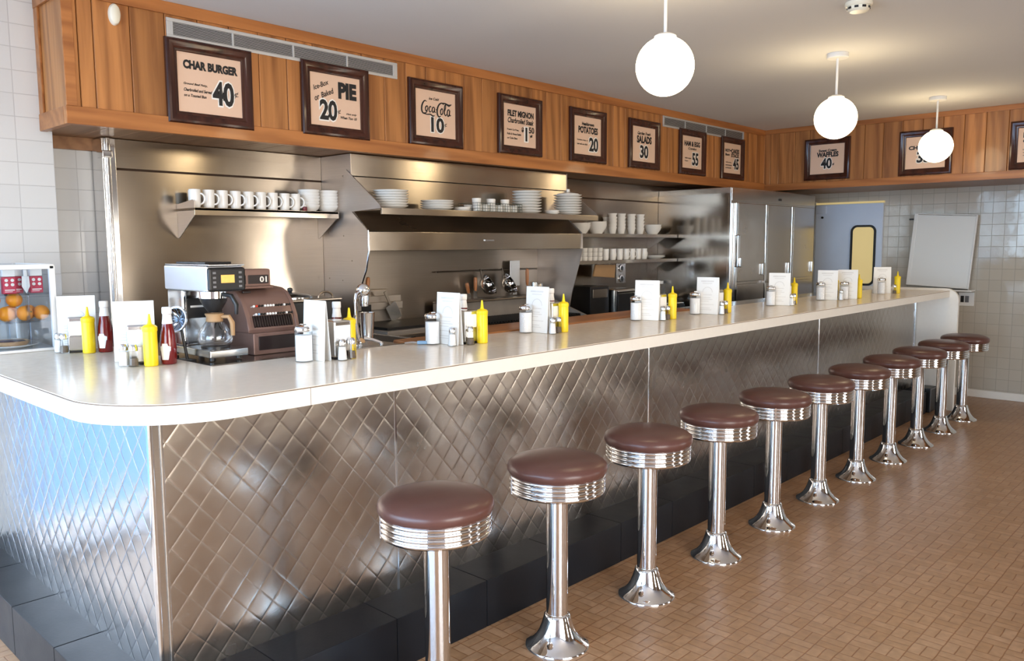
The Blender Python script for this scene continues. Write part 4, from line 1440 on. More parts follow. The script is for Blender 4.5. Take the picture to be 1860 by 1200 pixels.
handle_tool('scraper', 'wooden handled scraper standing left of the ladles, lighter of the pair', -2.335, 2.455, 1.150, 1.31, 0.0, 0.018)
handle_tool('scraper', 'shorter orange handled scraper leaning left of the ladles', -2.335, 2.395, 1.150, 1.275, 0.22, 0.016)
handle_tool('grill_fork', 'wooden handled grill fork standing right of the pale turner', -2.335, 3.02, 1.150, 1.36, 0.0, 0.012)
handle_tool('scraper', 'wooden handled scraper propped on the griddle rail behind the chrome dispenser', -2.27, 1.42, 1.178, 1.345, -0.15, 0.022)
sp = thing('spatula', 'steel spatula leaning at the right end of the griddle rail', 'spatula', (-2.27, 1.66, 1.06))
T = Matrix.Translation((-2.262, 1.665, 1.058)) @ Matrix.Rotation(math.radians(28), 4, 'X')
MB().box(-0.0015, 0.0015, -0.045, 0.045, 0.0, 0.115, 0.001, 1, mat=T).build('blade', M['steel'], sp)
MB().box(-0.003, 0.003, -0.010, 0.010, 0.11, 0.21, 0.002, 1, mat=T).build('handle', M['steel_dark'], sp)
cont = thing('ingredient_pan', 'small black pan standing behind the griddle rail', 'pan', (-2.36, 1.55, 1.20))
MB().box(-2.40, -2.345, 1.45, 1.66, 1.037, 1.255, 0.006).build('pan_body', M['steel_dark'], cont)
pans = []
for i, (y, w, h) in enumerate(((3.06, 0.03, 0.10), (3.12, 0.028, 0.085))):
    p = thing('spice_jar', ('left' if i == 0 else 'right') + ' one of two small steel jars on the ledge beside the grill fork', 'jar', (-2.30, y, 1.149), group='small jars on the grill ledge')
    MB().lathe([(w, 0), (w, h), (w * 0.9, h + 0.004), (0, h + 0.004)], c=(-2.30, y, 1.149), n=20).build('jar_body', M['steel'], p)

# right hand bench appliances --------------------------------------------------------
b1 = thing('black_appliance', 'tall black appliance on the bench right of the hood', 'appliance', (-2.25, 3.72, 0.917))
MB().box(-2.40, -2.16, 3.60, 3.86, 0.917, 1.195, 0.012).build('body', M['black'], b1)
MB().box(-2.165, -2.155, 3.63, 3.83, 1.10, 1.17, 0.004).build('panel', M['steel_dark'], b1)
to = thing('toaster', 'steel conveyor toaster with a bright frame on the bench right of the hood', 'toaster', (-2.2, 4.0, 0.917))
MB().box(-2.40, -2.12, 3.875, 4.19, 0.917, 1.165, 0.02).build('body', M['steel'], to)
mb = MB()
mb.box(-2.12, -2.105, 4.17, 4.19, 0.93, 1.15, 0.003).box(-2.12, -2.105, 3.89, 3.91, 0.93, 1.15, 0.003).box(-2.12, -2.105, 3.91, 4.17, 1.13, 1.15, 0.003)
mb.build('front_frame', M['chrome'], to)
MB().box(-2.121, -2.117, 3.92, 4.16, 0.95, 1.12).build('opening', M['black'], to)
mw = thing('contact_grill', 'low dark contact grill beside the steel toaster', 'grill', (-2.2, 4.3, 0.917))
MB().box(-2.40, -2.12, 4.215, 4.50, 0.917, 1.02, 0.012).build('base', M['black'], mw)
MB().box(-2.40, -2.12, 4.215, 4.50, 1.025, 1.085, 0.02).build('lid', M['steel_dark'], mw)
MB().tube([(-2.12, 4.28, 1.05), (-2.08, 4.28, 1.06), (-2.08, 4.44, 1.06), (-2.12, 4.44, 1.05)], 0.008, 8).build('handle', M['black'], mw)
wf = thing('waffle_iron', 'square steel waffle iron with a domed lid beside the refrigerator', 'waffle iron', (-2.2, 4.7, 0.917))
MB().box(-2.38, -2.04, 4.55, 4.855, 0.917, 1.01, 0.012).build('base', M['steel'], wf)
MB().box(-2.036, -2.03, 4.60, 4.85, 0.935, 0.99, 0.004).build('front_panel', M['black'], wf)
MB().lathe([(0.14, 0), (0.14, 0.03), (0.11, 0.05), (0, 0.062)], c=(-2.21, 4.70, 1.012), n=32).build('lid', M['chrome_soft'], wf)
MB().tube([(-2.06, 4.68, 1.03), (-2.0, 4.68, 1.04), (-2.0, 4.76, 1.04), (-2.06, 4.76, 1.03)], 0.008, 8).build('handle', M['black'], wf)
dj = thing('drink_jar', 'clear plastic jar standing on the waffle iron end of the bench', 'jar', (-2.36, 4.62, 1.2))
MB().lathe([(0.045, 0), (0.05, 0.01), (0.05, 0.20), (0.035, 0.235), (0.033, 0.25)], c=(-2.35, 4.918, 0.917), n=24, cap1=False).build('jar_body', M['glass'], dj)
MB().lathe([(0.037, 0.25), (0.037, 0.275), (0, 0.278)], c=(-2.35, 4.918, 0.917), n=24).build('lid', M['cap_white'], dj)
tb = thing('serving_board', 'tan board hanging under the lower right shelf', 'board', (-2.3, 3.93, 1.30))
MB().prism([(3.80, 1.272), (3.835, 1.37), (4.12, 1.362), (4.105, 1.25)], 'x', -2.30, -2.285, bev=0.003).build('board', M['tan'], tb)
MB().box(-2.296, -2.290, 3.86, 3.87, 1.36, 1.395).box(-2.296, -2.290, 4.06, 4.07, 1.36, 1.395).build('hook', M['steel_dark'], tb)
ol = thing('power_outlet', 'steel plate with two round sockets below the lower right shelf', 'outlet', (XS, 4.36, 1.28))
MB().box(XS + 0.001, XS + 0.006, 4.31, 4.45, 1.19, 1.37, 0.003).build('plate', M['steel'], ol)
for z in (1.325, 1.232):
    o = MB().lathe([(0.036, 0), (0.034, 0.010), (0, 0.012)], n=24, mat=Matrix.Translation((XS + 0.006, 4.38, z)) @ Matrix.Rotation(PI / 2, 4, 'Y')).build('socket', M['chrome_soft'], ol)
    MB().lathe([(0.020, 0.0), (0.018, 0.003), (0, 0.0035)], n=20, mat=Matrix.Translation((XS + 0.017, 4.38, z)) @ Matrix.Rotation(PI / 2, 4, 'Y')).build('insert', M['black'], o)

# ================================================================== CROCKERY
ZD = 1.7555
# mugs
mug = thing('mug', '', 'mug')
mb = MB().lathe([(0.0, 0.0), (0.023, 0.0), (0.0265, 0.004), (0.0290, 0.020), (0.0300, 0.095), (0.0295, 0.098), (0.0275, 0.096), (0.026, 0.02), (0.0, 0.010)], n=28)
mb.build('body', M['china'], mug, smooth=50)
MB().tube([(0, 0.0285 + 0.024 * math.sin(PI * i / 8), 0.049 + 0.028 * math.cos(PI * i / 8)) for i in range(9)], 0.0048, 8).build('handle', M['china'], mug, smooth=60)
for i, y in enumerate([0.315, 0.392, 0.468, 0.545, 0.622, 0.698, 0.772, 0.848, 0.918]):
    lab = 'white mug on the left shelf, ' + ('at the shelf end by the bracket' if i == 0 else 'last before the bowl stacks' if i == 8 else ORD[i] + ' from the bracket end')
    place(mug, (-2.262, y + 0.01, 1.7425), random.uniform(-0.85, -0.45), lab, 'white mugs on the left shelf')
place(mug, (-2.345, 0.36, 1.7425), 0.2, 'white mug in the rear row at the bracket end of the left shelf', 'white mugs on the left shelf')
place(mug, (-2.345, 0.95, 1.7425), 0.1, 'white mug in the rear row beside the near bowl stack', 'white mugs on the left shelf')


def dish(name, cat, prof, n=36):
    t = MB().lathe(prof, n=n).build(name, M['china'], None, smooth=50)
    t['category'] = cat
    return t


bowl_p = dish('soup_bowl', 'bowl', [(0, 0), (0.040, 0), (0.042, 0.006), (0.055, 0.016), (0.0625, 0.034), (0.064, 0.040), (0.061, 0.041), (0.052, 0.020), (0.035, 0.010), (0, 0.008)])
plate_p = dish('dinner_plate', 'plate', [(0, 0), (0.060, 0), (0.064, 0.004), (0.085, 0.010), (0.104, 0.019), (0.106, 0.022), (0.103, 0.0225), (0.083, 0.0135), (0.060, 0.008), (0, 0.007)])
saucer_p = dish('saucer', 'saucer', [(0, 0), (0.036, 0), (0.040, 0.005), (0.054, 0.016), (0.055, 0.019), (0.052, 0.019), (0.036, 0.008), (0, 0.006)])
cup_p = dish('cup', 'cup', [(0, 0), (0.024, 0), (0.027, 0.006), (0.034, 0.038), (0.0400, 0.057), (0.0400, 0.060), (0.0375, 0.060), (0.031, 0.038), (0.022, 0.010), (0, 0.008)], 24)
POS = ['bottom', 'second from bottom', 'third from bottom', 'fourth from bottom', 'fifth from bottom', 'sixth from bottom', 'seventh from bottom', 'eighth from bottom']


def stack(proto, word, n, x, y, z, dz, where, group, rz=0):
    for i in range(n):
        p = 'top' if i == n - 1 and n > 1 else POS[i]
        place(proto, (x + random.uniform(-0.0015, 0.0015), y + random.uniform(-0.0015, 0.0015), z + i * dz), random.uniform(0, 6.2), '%s white %s %s' % (p, word, where), group)


stack(bowl_p, 'bowl', 6, -2.29, 1.040, 1.7425, 0.0175, 'in the stack beside the mugs', 'bowls stacked on the left shelf')
stack(bowl_p, 'bowl', 6, -2.29, 1.175 - 0.005, 1.7425, 0.0175, 'in the stack against the hood bracket', 'bowls stacked on the left shelf')
tg = thing('sauce_pot', 'tiny dark red pot on the left shelf between mugs and bowls', 'pot', (-2.235, 0.975, 1.7425))
MB().lathe([(0.012, 0), (0.014, 0.004), (0.014, 0.022), (0.010, 0.026), (0, 0.026)], c=(-2.235, 0.975, 1.7425), n=18).build('pot_body', M['dark_red'], tg)
MB().lathe([(0.007, 0.026), (0.006, 0.036), (0, 0.037)], c=(-2.235, 0.975, 1.7425), n=14).build('lid', M['cap_white'], tg)
DX = -1.95
stack(plate_p, 'plate', 7, DX, 1.385, ZD, 0.0148, 'in the stack nearest the hood bracket', 'plates stacked on the hood shelf')
stack(plate_p, 'plate', 4, DX, 1.752, ZD, 0.0140, 'in the low stack left of the wire basket', 'plates stacked on the hood shelf')
stack(saucer_p, 'saucer', 2, DX + 0.02, 1.95, ZD, 0.009, 'between the low plate stack and the wire basket', 'saucers on the hood shelf')
stack(plate_p, 'plate', 8, DX, 2.595, ZD, 0.0195, 'in the tall stack right of the wire basket', 'plates stacked on the hood shelf')
stack(saucer_p, 'saucer', 2, DX + 0.03, 2.835, ZD, 0.012, 'between the two tall plate stacks', 'saucers on the hood shelf')
stack(plate_p, 'plate', 8, DX, 3.05, ZD, 0.0185, 'in the rightmost stack of the hood shelf', 'plates stacked on the hood shelf')
lk = thing('lid', 'white lid with a knob crowning the rightmost plate stack', 'lid', (DX, 3.05, ZD + 0.155))
MB().lathe([(0.085, 0.003), (0.080, 0.010), (0.03, 0.022), (0, 0.024)], c=(DX, 3.05, ZD + 0.150), n=32).build('cover', M['china'], lk)
MB().lathe([(0.008, 0.022), (0.014, 0.032), (0.013, 0.044), (0, 0.048)], c=(DX, 3.05, ZD + 0.150), n=16).build('knob', M['china'], lk)
# wire basket of ramekins
wk = thing('wire_basket', 'dark wire basket of white ramekins on the hood shelf', 'basket', (DX, 2.225, ZD))
mb = MB()
bx0, bx1, by0, by1 = DX - 0.085, DX + 0.095, 2.015, 2.44
for z in (0.004, 0.022, 0.040, 0.058):
    mb.tube([(bx0, by0, ZD + z), (bx1, by0, ZD + z), (bx1, by1, ZD + z), (bx0, by1, ZD + z)], 0.0016, 6, closed=True)
for i in range(19):
    y = by0 + (by1 - by0) * i / 18
    mb.tube([(bx1, y, ZD + 0.003), (bx1, y, ZD + 0.058)], 0.0014, 6)
    mb.tube([(bx0, y, ZD + 0.003), (bx0, y, ZD + 0.058)], 0.0014, 6)
for i in range(5):
    x = bx0 + (bx1 - bx0) * (i + 0.5) / 5
    mb.tube([(x, by0, ZD + 0.003), (x, by1, ZD + 0.003)], 0.0014, 6)
mb.build('wire_frame', M['green_wire'], wk)
ram_p = dish('ramekin', 'ramekin', [(0, 0), (0.026, 0), (0.029, 0.003), (0.031, 0.042), (0.029, 0.043), (0.026, 0.006), (0, 0.005)], 20)
for r_ in range(2):
    for c_ in range(6):
        x, y = DX + (0.052 if r_ == 0 else -0.03), 2.055 + c_ * 0.069
        lab = 'white ramekin in the %s row of the wire basket, %s from the left' % ('front' if r_ == 0 else 'back', ORD[c_])
        place(ram_p, (x, y, ZD + 0.005), 0, lab, 'ramekins in the wire basket')
for c_ in range(3):
    place(ram_p, (DX + 0.01, 2.09 + c_ * 0.135, ZD + 0.0485), 0, 'white ramekin on top of the basket pile, %s of three from the left' % ORD[c_], 'ramekins in the wire basket')
# upper right shelf
Z3, Z4, SX = 1.6285, 1.4055, -2.295
bowl2_p = dish('serving_bowl', 'bowl', [(0, 0), (0.045, 0), (0.047, 0.006), (0.075, 0.045), (0.084, 0.072), (0.081, 0.072), (0.070, 0.045), (0.042, 0.010), (0, 0.008)])
stack(bowl2_p, 'serving bowl', 2, SX, 3.64, Z3, 0.018, 'on the upper right shelf just behind the hood end', 'bowls on the upper right shelf')
stack(bowl2_p, 'serving bowl', 3, SX, 3.86, Z3, 0.016, 'beside the cup towers on the upper right shelf', 'bowls on the upper right shelf')
for j, y in enumerate((4.08, 4.21, 4.36, 4.50)):
    stack(cup_p, 'cup', 5, SX, y, Z3, 0.030, 'in the front %s cup tower right of the hood' % ORD[j], 'cup towers on the upper right shelf')
    stack(cup_p, 'cup', 4, SX - 0.085, y + 0.035, Z3, 0.030, 'in the rear %s cup tower right of the hood' % ORD[j], 'cup towers on the upper right shelf')
stack(bowl2_p, 'serving bowl', 2, SX, 4.70, Z3, 0.018, 'near the refrigerator on the upper right shelf', 'bowls on the upper right shelf')
# lower right shelf: inverted cups three high, then mugs and a plate
glass_p = dish('glass_cup', 'cup', [(0, 0), (0.022, 0), (0.0245, 0.003), (0.027, 0.034), (0.0255, 0.0345), (0.022, 0.006), (0, 0.005)], 20)
for j, y in enumerate((3.44, 3.51, 3.58, 3.65, 3.72, 3.79, 3.86)):
    stack(glass_p, 'small cup', 3, SX + 0.03, y, Z4, 0.036, 'in column %s of the small cup rows' % ORD[j], 'small cups on the lower right shelf')
for j, y in enumerate((3.955, 4.06, 4.16, 4.255, 4.345, 4.44, 4.535)):
    lab = 'white mug on the lower right shelf, ' + (ORD[j] + ' after the small cups' if j < 6 else 'last before the tilted plate')
    place(mug, (SX + 0.02, y, Z4), random.uniform(-0.3, 0.3), lab, 'white mugs on the lower right shelf')
pl = plate_p.copy()
COL.objects.link(pl)
pl.location, pl.rotation_euler = (SX, 4.73, Z4 + 0.001), (0, 0, 0)
pl['label'], pl['group'] = 'single white plate on the lower right shelf after the mugs', 'plates on the lower right shelf'
pl = plate_p.copy()
COL.objects.link(pl)
pl.location, pl.rotation_euler = (SX, 4.73, Z4 + 0.0125), (0, 0, 0)
pl['label'], pl['group'] = 'white plate resting on another plate at the lower right shelf end', 'plates on the lower right shelf'

# ================================================================== COUNTER CORNER: CASE, BREWER, REGISTER, DISPENSER
Z0 = ZT
cx0, cx1, cy0, cy1, ch = -2.36, -1.835, -0.872, -0.512, 0.362
case = thing('display_case', 'clear acrylic pastry case with oranges at the left end of the counter', 'display case', ((cx0 + cx1) / 2, (cy0 + cy1) / 2, Z0))
t = 0.006
MB().box(cx0, cx1, cy0, cy1, Z0, Z0 + 0.012, 0.002).build('base', M['white_metal'], case)
MB().box(cx1 - t, cx1, cy0, cy1 - 0.012, Z0 + 0.012, Z0 + ch - 0.012).build('front_pane', M['clear'], case)
MB().box(cx0, cx1 - t, cy1 - t, cy1, Z0 + 0.012, Z0 + ch - 0.012).build('side_pane', M['clear'], case)
MB().box(cx0, cx1 - t, cy0, cy0 + t, Z0 + 0.012, Z0 + ch - 0.012).build('side_pane', M['clear'], case)
MB().box(cx0, cx1, cy0, cy1, Z0 + ch - 0.012, Z0 + ch, 0.002).build('top_pane', M['clear'], case)
mb = MB().box(cx1 - 0.004, cx1 + 0.004, cy0, cy1, Z0 + ch - 0.018, Z0 + ch + 0.002, 0.002)
mb.box(cx0, cx1, cy1 - 0.002, cy1 + 0.004, Z0 + ch - 0.018, Z0 + ch + 0.002, 0.002)
mb.box(cx1 - 0.018, cx1 + 0.004, cy1 - 0.018, cy1 + 0.004, Z0, Z0 + ch - 0.004, 0.002)
mb.box(cx0, cx0 + 0.016, cy1 - 0.014, cy1 + 0.004, Z0, Z0 + ch, 0.002)
mb.build('frame', M['white_metal'], case)
shelf_z = (Z0 + 0.243, Z0 + 0.128)
for z in shelf_z:
    MB().box(cx0 + 0.01, cx1 - 0.012, cy0 + 0.008, cy1 - 0.01, z - 0.006, z).build('shelf', M['clear'], case)
mb = MB()
for (x, y) in ((cx1 - 0.03, -0.61), (cx1 - 0.03, -0.75), (cx0 + 0.2, -0.61)):
    mb.box(x - 0.006, x + 0.006, y - 0.006, y + 0.006, Z0 + 0.012, Z0 + ch - 0.012, 0.002)
mb.build('post', M['clear'], case)
# oranges
org = thing('orange', '', 'orange')
RO = 0.032
mb = MB().lathe([(0.0, -0.94 * RO)] + [(RO * math.sin(PI * i / 16) * (1 + 0.02 * math.cos(2 * PI * i / 16)), -0.96 * RO * math.cos(PI * i / 16)) for i in range(1, 16)] + [(0, 0.93 * RO)], n=28)
mb.build('peel', M['orange'], org, smooth=80)
MB().lathe([(0.004, 0.0), (0.003, 0.0022), (0, 0.003)], n=8, mat=Matrix.Translation((0, 0, RO * 0.925))).build('stem_scar', M['stem'], org)
zo = shelf_z[1] + RO * 0.95
ol_ = [((-1.905, -0.549, zo), 'nearest the case corner post'), ((-1.900, -0.614, zo), 'second from the corner post, front row'), ((-1.905, -0.681, zo), 'third from the corner post, front row'),
       ((-1.900, -0.748, zo), 'fourth from the corner post, front row'), ((-1.965, -0.580, zo), 'in the back row between the two nearest the post'), ((-1.968, -0.648, zo), 'in the back row, second'),
       ((-1.967, -0.715, zo), 'in the back row, third'), ((-1.936, -0.640, zo + 0.057), 'lying on top of the others'), ((-1.936, -0.722, zo + 0.057), 'at the left of the top layer')]
for i, (p, lab) in enumerate(ol_):
    o = place(org, p, i * 1.3, 'orange in the clear case, ' + lab, 'oranges in the display case')
    o.rotation_euler = (random.uniform(-1.6, 1.6), random.uniform(0.2, 1.6), i * 1.1)
# packets
pk = thing('snack_packet', '', 'packet')
MB().box(-0.016, 0.016, -0.024, 0.024, 0.0, 0.070, 0.003).build('lower_print', M['red_box'], pk)
MB().box(-0.0155, 0.0155, -0.0235, 0.0235, 0.071, 0.102, 0.003).build('upper_print', M['white_ink'], pk)
mb = MB()
for a in (-0.011, 0.011):
    for z in (0.038, 0.056):
        mb.lathe([(0.0066, 0), (0.0066, 0.0006), (0, 0.0008)], n=14, mat=Matrix.Translation((0.016, a, z)) @ Matrix.Rotation(PI / 2, 4, 'Y'))
mb.box(0.016, 0.0166, -0.018, 0.018, 0.014, 0.018).box(0.016, 0.0166, -0.018, 0.010, 0.008, 0.010)
mb.build('dots', M['white_ink'], pk)
for (y, x, lab) in ((-0.567, -1.895, 'nearest the corner post'), (-0.632, -1.930, 'in the middle, set back'), (-0.672, -1.880, 'third from the corner post'), (-0.735, -1.895, 'farthest left')):
    place(pk, (x, y, shelf_z[0] + 0.0005), 0.0, 'red and white packet on the top shelf of the case, ' + lab, 'packets in the display case')
sv = thing('cake_server', 'white plastic server standing between the red packets in the case', 'server', (-1.862, -0.612, shelf_z[0]))
mb = MB().prism([(-0.628, shelf_z[0] + 0.03), (-0.612, shelf_z[0] + 0.001), (-0.598, shelf_z[0] + 0.03), (-0.600, shelf_z[0] + 0.072), (-0.626, shelf_z[0] + 0.072)], 'x', -1.864, -1.860)
mb.build('blade', M['cap_white'], sv)
MB().box(-1.866, -1.858, -0.620, -0.606, shelf_z[0] + 0.072, shelf_z[0] + 0.10, 0.002).build('handle', M['cap_white'], sv)
# pie on a plate
pp_ = thing('pie_plate', 'white plate on the floor of the clear case', 'plate', (-1.96, -0.67, Z0 + 0.0125))
MB().lathe([(0, 0), (0.08, 0), (0.115, 0.012), (0.117, 0.015), (0.114, 0.016), (0.08, 0.006), (0, 0.005)], c=(-1.96, -0.67, Z0 + 0.0125), n=40).build('dish', M['china'], pp_)
pi_ = thing('pie', 'low berry tart with a browned crust on the plate in the case', 'pie', (-1.95, -0.66, Z0 + 0.0185))
mb = MB().lathe([(0, 0), (0.055, 0), (0.072, 0.018), (0.075, 0.022), (0.068, 0.024), (0.062, 0.017), (0, 0.017)], c=(-1.95, -0.66, Z0 + 0.0185), n=40)
mb.build('crust', M['crust'], pi_)
MB().lathe([(0.062, 0.0172), (0.05, 0.024), (0, 0.026)], c=(-1.95, -0.66, Z0 + 0.0185), n=30).build('filling', M['berry'], pi_)

# coffee brewer -----------------------------------------------------------------------
bx0, bx1, by0, by1 = -1.335, -0.962, -0.264, -0.116
cm = thing('coffee_brewer', 'chrome and steel drip coffee brewer with a black control panel at the counter corner', 'coffee maker', ((bx0 + bx1) / 2, (by0 + by1) / 2, 1.107))
MB().box(bx0, bx1 + 0.004, by0 - 0.004, by1 + 0.004, 1.120, 1.148, 0.004).build('base', M['steel'], cm)
mb = MB()
for x in (bx0 + 0.03, bx1 - 0.03):
    for y in (by0 + 0.02, by1 - 0.02):
        mb.lathe([(0.012, 1.107), (0.012, 1.121)], c=(x, y, 0), n=12)
mb.build('foot', M['black'], cm)
MB().box(bx0 + 0.01, -1.20, by0 + 0.006, by1 - 0.006, 1.148, 1.368, 0.006).build('column', M['steel_v'], cm)
MB().box(-1.202, -1.185, by0 + 0.003, by0 + 0.02, 1.148, 1.368, 0.005).build('corner_strip', M['chrome'], cm)
mb = MB().box(bx0, bx1 - 0.006, by0, by1, 1.368, 1.466, 0.008)
mb.build('head', M['satin'], cm)
MB().box(bx1 - 0.006, bx1 + 0.010, by0 - 0.001, by1 + 0.001, 1.370, 1.460, 0.010, 3).build('control_panel', M['black'], cm)
MB().box(bx0 + 0.01, bx1 + 0.008, by0 + 0.002, by1 - 0.002, 1.466, 1.472, 0.002).build('top_edge', M['chrome_soft'], cm)
MB().box(bx0 + 0.07, -1.02, by0 + 0.02, by1 - 0.02, 1.472, 1.480, 0.003).build('top_lid', M['black'], cm)
d = MB().box(bx1 + 0.010, bx1 + 0.0115, by0 + 0.048, by1 - 0.046, 1.402, 1.432, 0.0005, 1).build('readout', M['amber_led'], cm)
for y in (by0 + 0.022, by1 - 0.022):
    for z in (1.388, 1.405, 1.422, 1.440):
        MB().box(bx1 + 0.0098, bx1 + 0.0112, y - 0.006, y + 0.006, z - 0.004, z + 0.004).build('button', M['mullion'], cm)
yc = (by0 + by1) / 2
MB().lathe([(0.022, 1.285), (0.036, 1.305), (0.050, 1.330), (0.053, 1.366)], c=(-1.07, yc, 0), n=32).build('brew_funnel', M['black'], cm)
MB().lathe([(0.0545, 1.340), (0.0555, 1.366)], c=(-1.07, yc, 0), n=32).build('funnel_band', M['chrome'], cm)
MB().tube([(-1.018, yc + 0.012, 1.355), (-0.985, yc + 0.03, 1.35), (-0.968, yc + 0.04, 1.315), (-0.972, yc + 0.04, 1.28)], [0.008, 0.009, 0.009, 0.007], 10).build('funnel_handle', M['black'], cm)
MB().box(-1.205, -1.196, yc - 0.05, yc + 0.05, 1.255, 1.335, 0.003).build('front_badge_plate', M['black'], cm)
mb = MB()
fT = sign_frame(Vector((-1.195, yc - 0.045, 1.29)), Vector((0, 1, 0)), Vector((0, 0, 1)), Vector((1, 0, 0)))
mb.box(-1.1962, -1.1954, yc - 0.035, yc + 0.02, 1.298, 1.306)
mb.build('badge', M['white_ink'], cm)
MB().lathe([(0.055, 1.148), (0.055, 1.153), (0, 1.154)], c=(-1.07, yc, 0), n=32).build('hot_plate', M['black'], cm)
cf = thing('coffee_carafe', 'empty round glass carafe with a tan collar on the brewer hot plate', 'carafe', (-1.07, yc, 1.1545))
MB().lathe([(0.0, 0.001), (0.050, 0.001), (0.062, 0.010), (0.0665, 0.028), (0.062, 0.050), (0.048, 0.074), (0.034, 0.092), (0.028, 0.104)], c=(-1.07, yc, 1.1545), n=36, cap1=False).build('bowl', M['coffee_glass'], cf, smooth=70)
MB().lathe([(0.0295, 0.092), (0.032, 0.096), (0.030, 0.112), (0.036, 0.124), (0.033, 0.126), (0.026, 0.112)], c=(-1.07, yc, 1.1545), n=28, cap0=False, cap1=False).build('collar', M['tan'], cf)
MB().tube([(-1.045, yc + 0.018, 1.268), (-1.020, yc + 0.034, 1.268), (-1.010, yc + 0.042, 1.245), (-1.012, yc + 0.044, 1.195)], [0.007, 0.009, 0.010, 0.008], 10).build('handle', M['tan'], cf)
# fluted chrome dish leaning on the brewer
fd = thing('fluted_dish', 'round chrome dish with radiating flutes leaning on the coffee brewer', 'dish', (-1.127, -0.31, 1.21))
T = Matrix.Translation((-1.125, -0.318, 1.262)) @ Matrix.Rotation(math.radians(28), 4, 'Z') @ Matrix.Rotation(math.radians(78), 4, 'X')
mb = MB()
nseg, rings = 64, [(0.0, -0.020), (0.012, -0.020), (0.025, -0.015), (0.037, -0.006), (0.045, 0.0)]
prev = None
for r_, z_ in rings:
    if r_ == 0:
        cur = [mb.bm.verts.new(T @ Vector((0, 0, z_)))]
    else:
        cur = [mb.bm.verts.new(T @ Vector((r_ * math.cos(2 * PI * i / nseg), r_ * math.sin(2 * PI * i / nseg), z_ + (0.0032 * math.cos(8 * PI * i / nseg * 2) if 0.01 < r_ < 0.04 else 0)))) for i in range(nseg)]
    if prev:
        for i in range(nseg):
            j = (i + 1) % nseg
            if len(prev) == 1:
                mb.bm.faces.new((prev[0], cur[i], cur[j]))
            else:
                mb.bm.faces.new((prev[i], cur[i], cur[j], prev[j]))
    prev = cur
mb.build('fluted_bowl', M['grey_chrome'], fd, smooth=70)
MB().lathe([(0.044, -0.006), (0.050, -0.006), (0.052, 0.0), (0.050, 0.005), (0.044, 0.003)], n=40, cap0=False, cap1=False, mat=T).build('rim', M['chrome_soft'], fd)
MB().tube([(-1.118, -0.300, 1.22), (-1.112, -0.292, 1.150), (-1.112, -0.285, 1.104)], 0.006, 8).build('stand', M['black'], fd)
MB().box(-1.15, -1.07, -0.305, -0.268, 1.1035, 1.1075, 0.0015).build('foot', M['black'], fd)

# cash register ----------------------------------------------------------------------
rx, ry0, ry1 = -1.026, -0.052, 0.178
rg = thing('cash_register', 'old mauve-brown mechanical cash register with rows of keys', 'cash register', (-1.14, 0.06, 1.1035))
MB().box(-1.27, rx, ry0, ry1 + 0.05, 1.1035, 1.192, 0.006).build('drawer_case', M['mauve'], rg)
MB().box(rx - 0.004, rx + 0.003, ry0 + 0.022, ry1 + 0.030, 1.122, 1.178, 0.003).build('drawer_front', M['mauve_dark'], rg)
MB().box(rx, rx + 0.004, ry0 + 0.014, ry1 + 0.04, 1.178, 1.184, 0.0015).build('drawer_lip', M['mauve'], rg)
side = [(-1.265, 1.192), (-1.050, 1.192), (-1.046, 1.205), (-1.062, 1.250), (-1.080, 1.285), (-1.098, 1.318), (-1.130, 1.348), (-1.170, 1.364), (-1.265, 1.368)]
MB().prism(side, 'y', ry0 - 0.004, ry1 - 0.012, bev=0.006).build('body', M['mauve'], rg)
side2 = [(p[0] + 0.004, p[1]) for p in side[1:-1]]
for y0_, y1_ in ((ry0 - 0.010, ry0 + 0.008), (ry1 - 0.024, ry1 - 0.006)):
    MB().prism([(-1.26, 1.192)] + side2 + [(-1.26, 1.372)], 'y', y0_, y1_, bev=0.004).build('side_cheek', M['mauve'], rg)
mb = MB()
for i in range(16):
    y = ry0 + 0.018 + i * 0.0112
    mb.prism([(-1.048, 1.212), (-1.043, 1.216), (-1.058, 1.258), (-1.064, 1.258)], 'y', y, y + 0.0075)
mb.build('key_slots', M['mauve_dark'], rg)
for i in range(14):
    y = ry0 + 0.022 + i * 0.0125
    for row, (x, z) in enumerate(((-1.060, 1.262), (-1.076, 1.294))):
        m_ = M['red_key'] if (i == 1 and row == 1) else M['cap_white'] if (i in (0, 4, 5, 6, 7, 11)) else M['blue_grip'] if (i == 1 and row == 0) else M['black']
        b_ = MB().tube([(x, y, z), (x + 0.020, y, z + 0.004)], 0.0022, 6)
        b_.lathe([(0.0048, -0.003), (0.0048, 0.003), (0, 0.0038)], n=10, mat=Matrix.Translation((x + 0.022, y, z + 0.0045)) @ Matrix.Rotation(math.radians(70), 4, 'Y'))
        b_.build('key', m_, rg)
mb = MB().box(-1.20, -1.105, ry0 - 0.006, ry1 - 0.085, 1.366, 1.376, 0.004)
mb.box(-1.185, -1.135, -0.068, 0.098, 1.370, 1.446, 0.008)
mb.build('display_housing', M['mauve'], rg)
MB().box(-1.137, -1.132, -0.045, -0.016, 1.385, 1.421, 0.002).build('display_window', M['mauve_dark'], rg)
MB().box(-1.137, -1.132, -0.006, 0.086, 1.385, 1.421, 0.002).build('display_window', M['mauve_dark'], rg)
mb = MB()
fT = sign_frame(Vector((-1.1315, 0.046, 1.392)), Vector((0, 1, 0)), Vector((0, 0, 1)), Vector((1, 0, 0)))
fit_text(mb, fT, '01', 0.0, 0.0, 0.030, 0.022, bold=0.03)
mb.build('digits', M['white_ink'], rg, smooth=0)
MB().box(-1.128, -1.115, -0.040, -0.005, 1.349, 1.357, 0.002, mat=None).build('paper_slot', M['mauve_dark'], rg)

